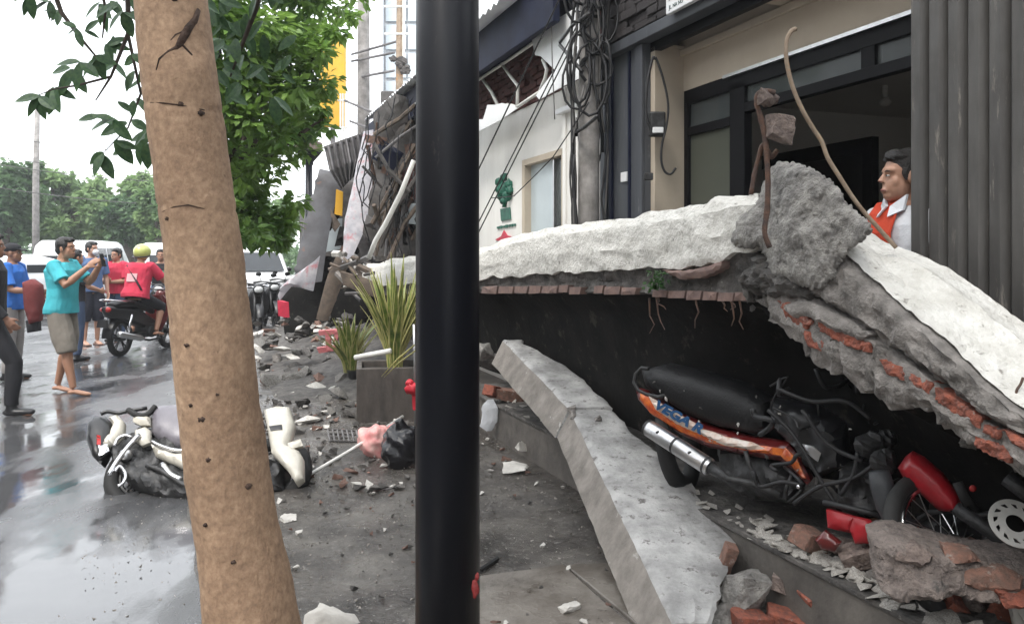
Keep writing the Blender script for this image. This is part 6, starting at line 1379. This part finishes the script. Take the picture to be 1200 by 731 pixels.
m_ = MB(); m_.tube([G(228, 597, .01), G(243, 592, .04)], .009, 6); tag(m_.build('twig', 'pvc'), 'short pale twig at the left of the foreground trunk', 'stick')
# ================================================================ collapsed shop farther along
cs = thing('collapsed_shop', 'collapsed dark shop with sooty roof sheets and splintered timber behind the sword plant', 'building', Pt(440, 330, 2.4)); cs.location.z = 0
def crl(poly, Y, name, mt, thick=.04, bulge=.03, amp=.04, ns=3, par=cs, **kw): return relief(poly, (Y if callable(Y) else (lambda u, v: Y)), thick, bulge, amp, ns, 6, RV, 8, **kw).build(name, mt, par, world=True, angle=35)
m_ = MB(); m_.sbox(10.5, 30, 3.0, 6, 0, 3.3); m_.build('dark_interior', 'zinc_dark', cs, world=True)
crl([(437, 160), (452, 128), (466, 112), (486, 104), (530, 90), (535, 300), (486, 306), (440, 306), (432, 262), (437, 210)], lambda u, v: 11.6 - (v - 100) * .002, 'roof_wreck', 'zinc_dark', .3, .12, .16, 2.2, seed=3)
crl([(446, 150), (470, 120), (492, 108), (494, 130), (466, 150), (448, 178)], 11.2, 'roof_sheet', 'zinc_dark', .03, .05, .08)
crl([(458, 208), (486, 192), (520, 186), (520, 232), (486, 236), (462, 222)], 11.1, 'ceiling_board', 'redstone', .05, .03, .06)
crl([(474, 240), (500, 236), (500, 264), (476, 262)], 11.0, 'shop_window', 'far_glass', .03, .005, .01)
rr = random.Random(19)
for l, r_, m in (([(438, 158), (470, 138), (490, 120)], .03, 'wood'), ([(436, 262), (458, 222), (486, 170)], .035, 'wood'), ([(445, 290), (466, 240), (490, 205)], .03, 'zinc_dark'), ([(440, 300), (452, 250), (470, 205)], .025, 'wood'), ([(455, 305), (474, 262), (490, 240)], .03, 'wood'), ([(438, 168), (456, 200), (480, 225)], .03, 'zinc_dark'), ([(468, 300), (470, 270), (474, 240)], .03, 'zinc'), ([(452, 300), (455, 262), (452, 236)], .02, 'zinc'), ([(438, 240), (446, 262), (462, 290)], .03, 'wood'), ([(440, 185), (470, 160), (500, 140)], .02, 'zinc')):
    m_ = MB(); m_.tube([P(u, v, 10.8 + rr.uniform(-.2, .2)) for u, v in l], r_, 6); m_.build('roof_timber', m, cs, world=True)
for i in range(26):
    u, v = rr.uniform(438, 486), rr.uniform(150, 300); a = rr.uniform(.8, 2.3); l = rr.uniform(12, 40); m_ = MB(); m_.tube([P(u, v, 11.0), P(u + l * math.cos(a), v - l * math.sin(a), 10.9)], rr.uniform(.012, .03), 5); m_.build('splinter', rr.choice(['wood', 'zinc_dark', 'zinc_dark', 'zinc', 'rust']), cs, world=True)
m_ = MB(); m_.tube([P(485, 188, 10.4), P(470, 226, 10.4), P(452, 262, 10.4), P(440, 282, 10.4), P(432, 303, 10.4)], .032, 10); tag(m_.build('white_pipe', 'pvc', smooth=True), 'long white pipe leaning against the collapsed dark shop', 'pipe')
# awning of corrugated zinc
aw = thing('awning_sheet', 'crumpled corrugated zinc awning sheet hanging left of the torn banner', 'roof sheet', P(400, 215, 13.2)); secs = []
for i in range(41):
    f = i / 40; a = (lerp(380, 424, f), lerp(173, 157, f)); b = (lerp(386, 428, f), lerp(200, 183, f)); c = (lerp(400, 416, f), lerp(222, 206, f)); dy = .07 * math.sin(f * 40)
    secs.append([P(*a, 13.2 + dy), P(*b, 13.05 + dy), P(*c, 13.1 + dy), P(*c, 13.12 + dy), P(*b, 13.07 + dy), P(*a, 13.22 + dy)])
m_ = MB(); m_.loft(secs); m_.build('zinc_sheet', 'zinc', aw, world=True)
m_ = MB(); m_.tube([P(380, 174, 13.25), P(425, 158, 13.25)], .035, 6); m_.build('edge_batten', 'zinc_dark', aw, world=True)
tag(crl([(374, 198), (383, 200), (397, 207), (398, 218), (390, 240), (384, 270), (379, 300), (375, 330), (362, 332), (346, 322), (352, 285), (362, 245)], lambda u, v: 13.8 - (v - 200) * .004, 'leaning_sheet', 'grey_metal', .06, .10, .05, 2, par=None, seed=5), 'grey rust stained metal sheet leaning in front of the far street lamp', 'metal sheet')
tag(crl([(426, 154), (437, 152), (436, 200), (435, 238), (430, 262), (413, 300), (400, 308), (404, 260), (415, 208)], lambda u, v: 12.6 - (v - 150) * .004, 'torn_banner', 'bannerw', .015, .05, .05, 3, par=None, seed=6), 'torn white banner with faded pink streaks hanging beside the dark wreck', 'banner')
tag(crl([(394, 222), (401, 225), (400, 253), (392, 251)], 13.6, 'yellow_strip', 'yellow', .03, .01, .01, par=None), 'small yellow strip hanging between the grey sheet and the banner', 'strip')
crl([(384, 258), (400, 256), (398, 292), (378, 296)], 14.2, 'white_board', 'curtain', .04, .01, .01)
crl([(376, 200), (400, 210), (412, 215), (404, 262), (396, 300), (376, 330), (372, 300), (384, 240)], 14.6, 'rear_wreck', 'zinc_dark', .2, .08, .12)
tag(crl([(374, 300), (371, 314), (366, 341), (352, 337), (341, 335), (334, 343), (327, 352), (325, 346), (331, 334), (340, 326), (356, 315), (368, 306)], 12.4, 'bent_sheet', 'bannerw', .03, .10, .04, 3, par=None), 'bent white metal sheet curling over a dark gap', 'metal sheet')
crl([(330, 340), (345, 336), (368, 342), (372, 300), (400, 300), (440, 306), (440, 345), (410, 395), (370, 402), (334, 400)], 13.6, 'shade_fill', 'soffit', .3, .06, .10)  # near-black slab, its colour stands in for shade in the cavity
tag(crl([(394, 300), (403, 303), (396, 330), (386, 356), (378, 376), (370, 374), (376, 350), (384, 322)], 12.0, 'timber_post', 'wood', .14, .04, .03, par=None), 'thick weathered timber post leaning under the grey sheet', 'timber')
tag(crl([(398, 318), (425, 326), (452, 340), (478, 345), (486, 352), (460, 352), (430, 346), (402, 334)], 11.2, 'timber_board', 'wood', .10, .03, .03, par=None), 'broken timber board lying under the pale slab edge behind the plants', 'timber')
bx = tag(crl([(325, 352), (333, 354), (334, 372), (326, 370)], 12.2, 'red_box', 'red_flat', .12, .02, .01, par=None), 'small red box on the rubble left of the bent white sheet', 'box')
rr = random.Random(37)
for i in range(16):
    u, v = rr.uniform(440, 486), rr.uniform(115, 290); a = rr.uniform(0, 3.1); w, h = rr.uniform(8, 26), rr.uniform(8, 34); ca, sa_ = math.cos(a), math.sin(a)
    q = [(u + x * w * ca - y * h * sa_, v + x * w * sa_ + y * h * ca) for x, y in ((-.5, -.5), (.4, -.6), (.6, .4), (-.4, .5))]; Yq = rr.uniform(10.9, 11.5)
    relief(q, lambda u, v: Yq + (u - 460) * rr.uniform(-.002, .002), .02, .03, .08, 3, 7, (rr.uniform(-.5, .5), 1, rr.uniform(-.6, .3)), 6, i).build('torn_sheet', rr.choice(['zinc_dark', 'soffit', 'soffit', 'zinc', 'rust', 'zinc_dark', 'navy_steel']), cs, world=True, angle=35)
for i in range(14):
    u, v = rr.uniform(380, 440), rr.uniform(205, 330); a = rr.uniform(.6, 2.2); w, h = rr.uniform(8, 18), rr.uniform(16, 44); ca, sa_ = math.cos(a), math.sin(a)
    q = [(u + x * h * ca - y * w * sa_, v + x * h * sa_ + y * w * ca) for x, y in ((-.5, -.5), (.4, -.6), (.6, .4), (-.4, .5))]; Yq = rr.uniform(13.3, 14.2)
    relief(q, lambda u, v: Yq, .02, .03, .08, 3, 7, (rr.uniform(-.5, .5), 1, rr.uniform(-.6, .3)), 6, i).build('torn_sheet', rr.choice(['zinc_dark', 'soffit', 'zinc', 'rust', 'wood']), cs, world=True, angle=35)
for i in range(30):
    u, v = rr.uniform(425, 486), rr.uniform(110, 250); p_ = [P(u, v, 10.7)]
    for k in range(5): u += rr.uniform(-9, 9); v += rr.uniform(6, 26); p_.append(P(u, v, 10.7 + rr.uniform(-.1, .1)))
    m_ = MB(); m_.tube(p_, rr.uniform(.004, .009), 4); m_.build('dangling_wire', 'cable', cs, world=True)
for i in range(90):
    u, v = rr.uniform(300, 440), rr.uniform(372, 412); k = rr.randrange(7); q = rr.uniform(.06, .24); Y = lerp(13.0, 10.6, (v - 372) / 40) + rr.uniform(-.2, .2)
    put(hm[k], 'rubble_piece', None, P(u, v + rr.uniform(-4, 4), Y), (rr.uniform(-.5, .5), rr.uniform(-.5, .5), rr.random() * 6), kinds[k] + ' piece heaped under the bent white sheet', 'rubble', (q, q, q * rr.uniform(.6, 1)), kinds[k] + ' heap under the bent white sheet')
rr = random.Random(23)
for i in range(40):
    u, v = rr.uniform(385, 440), rr.uniform(296, 345); a = rr.uniform(-.6, 1.2); l = rr.uniform(6, 22); Y = rr.uniform(11.2, 12.6); m_ = MB(); m_.tube([P(u, v, Y), P(u + l * math.cos(a), v + l * math.sin(a), Y - .1)], rr.uniform(.012, .05), 5); m_.build('splinter', rr.choice(['wood', 'zinc', 'chip', 'zinc_dark', 'mortar']), cs, world=True)
# ================================================================ beyond: white tower, pole, yellow sign
tw_ = thing('white_tower', 'tall pale building with glass window bays in the hazy distance', 'building', (P(470, 300, 42).x, 44, 0)); Yq = 42
def tq(u0, u1, v0, v1, Y, name, mt, th=.6): 
    a, b = P(u0, v1, Y), P(u1, v0, Y); m_ = MB(); m_.box(((a.x + b.x) / 2, Y + th / 2, (a.z + b.z) / 2), (b.x - a.x, th, b.z - a.z)); return m_.build(name, mt, tw_, world=True)
a, b = P(426, 330, 43), P(560, -60, 43); m_ = MB(); m_.box(((a.x + b.x) / 2, 47, b.z / 2), (b.x - a.x, 8, b.z)); m_.build('tower_block', 'far_white', tw_, world=True)
tq(430, 448, -60, 320, 42.2, 'tower_pier', 'far_white', .8)
k = 0
for v in range(-37, 160, 33):
    for u in (452, 478, 505, 532): tq(u, u + 24, v, v + 29, 42.7, 'window', 'far_glass', .2)
up2 = thing('utility_pole', 'grey concrete utility pole with cross arms above the torn banner', 'utility pole', P(426, 300, 15)); up2.location.z = 0; q = up2.location
m_ = MB(); m_.tube([(q.x, q.y, 0), (q.x, q.y, 9)], [.13, .10], 14); m_.build('pole', 'pole_con', up2, world=True, smooth=True)
for u0, v0, u1, v1 in ((412, 64, 468, 48), (412, 72, 462, 62), (424, 90, 462, 83), (404, 118, 452, 138), (410, 142, 448, 156)):
    m_ = MB(); m_.tube([P(u0, v0, 14.9), P(u1, v1, 14.2)], .022, 6); m_.build('cross_arm', 'zinc', up2, world=True)
up3 = thing('utility_pole', 'thin rusty utility pole rising out of the dark collapsed roof', 'utility pole', P(468, 300, 13)); up3.location.z = 0; q = up3.location
m_ = MB(); m_.tube([(q.x, q.y, 0), (q.x, q.y, 4.2), (q.x + .04, q.y, 9)], [.075, .06, .05], 10); m_.build('pole', 'rust_pale', up3, world=True, smooth=True)
m_ = MB(); m_.tube([P(473, -60, 12.9), P(473, 70, 12.9)], .02, 6); m_.build('conduit', 'pvc', up3, world=True)
rr = random.Random(2); m_ = MB()
for i in range(8): m_.ball(P(466 + rr.uniform(-6, 12), 76 + rr.uniform(-8, 8), 12.9), (.07, .05, .05), None, 8, 6, .6, i)
m_.build('insulator_cluster', 'zinc_dark', up3, world=True)
for i, v in enumerate((8, 40)): 
    m_ = MB(); m_.tube([P(450, v, 12.95), P(482, v, 12.95)], .02, 5); m_.build('cross_arm', 'pvc', up3, world=True)
m_ = MB(); m_.box(P(468, 118, 12.9), (.55, .3, .25)); m_.build('junction_box', 'zinc_dark', up3, world=True, bevel=.02)
ys = thing('yellow_sign', 'tall yellow upright sign panel half hidden by the leafy tree', 'sign', P(386, 300, 19)); ys.location.z = 0
m_ = MB(); p = P(390, 97, 19); m_.box((p.x, p.y, p.z), (.62, .16, 2.1)); m_.build('sign_panel', 'yellow', ys, world=True, bevel=.03)
m_ = MB(); m_.tube([(p.x, p.y, 0), (p.x, p.y, p.z - 1)], .06, 10); m_.build('sign_post', 'zinc', ys, world=True)
m_ = MB()
for u in (399, 402, 405): m_.tube([P(u, 110, 17), P(u, 165, 17)], .02, 5)
for v in (118, 150): m_.tube([P(396, v, 17), P(408, v, 17)], .02, 5)
tag(m_.build('ladder_rack', 'pvc'), 'thin pale metal frame standing behind the zinc awning', 'frame')
# ================================================================ unseen street buildings, trees and overhead crown, added to darken reflections and ambient light
for i, (s0, s1, h, m) in enumerate(((-30, -17, 8, 'cream'), (-16.8, -6, 10, 'riser'), (-5.8, 6, 7.5, 'cream'), (6.2, 17, 9, 'riser'))):
    ob = thing('shop_building', ('cream', 'brown', 'low cream', 'tall brown')[i] + ' shop row building across the street, unseen, added to darken reflections', 'building', St((s0 + s1) / 2, -13, 0))
    bpart('wall', m, [(s0, s1, -18, -12, 0, h)], ob); bpart('roof', 'zinc_dark', [(s0 - .2, s1 + .2, -18.2, -11.6, h, h + .3)], ob)
    for k in range(4):
        a = s0 + 1 + k * (s1 - s0 - 2) / 4; w_ = bpart('window', 'black_alu', [(a, a + 1.6, -12, -11.94, 1 if k % 2 else .1, 2.6), (a, a + 1.6, -12, -11.94, 4, 5.6)], ob); bpart('pane', 'car_glass', [(a + .06, a + 1.54, -11.939, -11.935, 1.06 if k % 2 else .16, 2.54), (a + .06, a + 1.54, -11.939, -11.935, 4.06, 5.54)], w_)
ob = thing('shop_building', 'brown shop row behind the viewer, unseen, added to darken reflections', 'building', St(-12, 3, 0)); bpart('wall', 'riser', [(-30, -2.2, 3.0, 9, 0, 7)], ob); bpart('roof', 'zinc_dark', [(-30, -2.2, 1.4, 9, 3.2, 3.4)], ob)
rr = random.Random(88); cl = [(V((-1.4, 2.3, 4.9)) + V((rr.uniform(-2.0, 2.0), rr.uniform(-2.2, 1.6), rr.uniform(-.5, 1.4))), rr.uniform(.5, .8)) for _ in range(26)]
c = crown(cl, 9000, .13, .045, 91).build('crown', 'leaf_big', ft, world=True); c['kind'] = 'stuff'
for i, (s, t) in enumerate(((-6.5, .1), (-14, .1))):
    b = St(s, t, 0); cl = clumpset(b + V((0, 0, 4.6)), 2.4, 2.4, 1.5, 20, .8, 95 + i); tree(('nearer', 'farther')[i] + ' street tree behind the viewer, unseen, added to darken reflections', b, .13, 3, cl, 5000, .16, .055, 'leaf_big', 97 + i)
# rubble too small to pick apart singly goes into one heap of fine rubble
rub = [o for o in SC.objects if o.name.split('.')[0] == 'rubble_piece']
rub.sort(key=lambda o: -max(o.scale) / o.location.y); small = rub[280:]
me = bpy.data.meshes.new('fine_rubble'); vs, fs, mi, mats = [], [], [], []
for o in small:
    mt = o.data.materials[0]
    if mt not in mats: mats.append(mt)
    mw = M.LocRotScale(o.location, o.rotation_euler, o.scale); k = len(vs); vs += [mw @ v.co for v in o.data.vertices]
    for p in o.data.polygons: fs.append([k + i for i in p.vertices]); mi.append(mats.index(mt))
for o in small: bpy.data.objects.remove(o)
me.from_pydata(vs, [], fs)
for m in mats: me.materials.append(m)
me.polygons.foreach_set('material_index', mi); tag(inst(me, 'fine_rubble'), kind='stuff')
# ================================================================ humid air
hz = MB(); hz.box((0, 40, 9), (160, 120, 20)); ho = hz.build('haze', 'white_sheet', origin=False)
hm_ = bpy.data.materials.new('haze'); hm_.use_nodes = True; hn = hm_.node_tree; hn.nodes.clear()
vo = hn.nodes.new('ShaderNodeVolumePrincipled'); vo.inputs['Color'].default_value = (.93, .96, 1, 1); vo.inputs['Density'].default_value = .0018; vo.inputs['Anisotropy'].default_value = .2
oo = hn.nodes.new('ShaderNodeOutputMaterial'); hn.links.new(vo.outputs[0], oo.inputs['Volume']); ho.data.materials.clear(); ho.data.materials.append(hm_); tag(ho, kind='stuff')
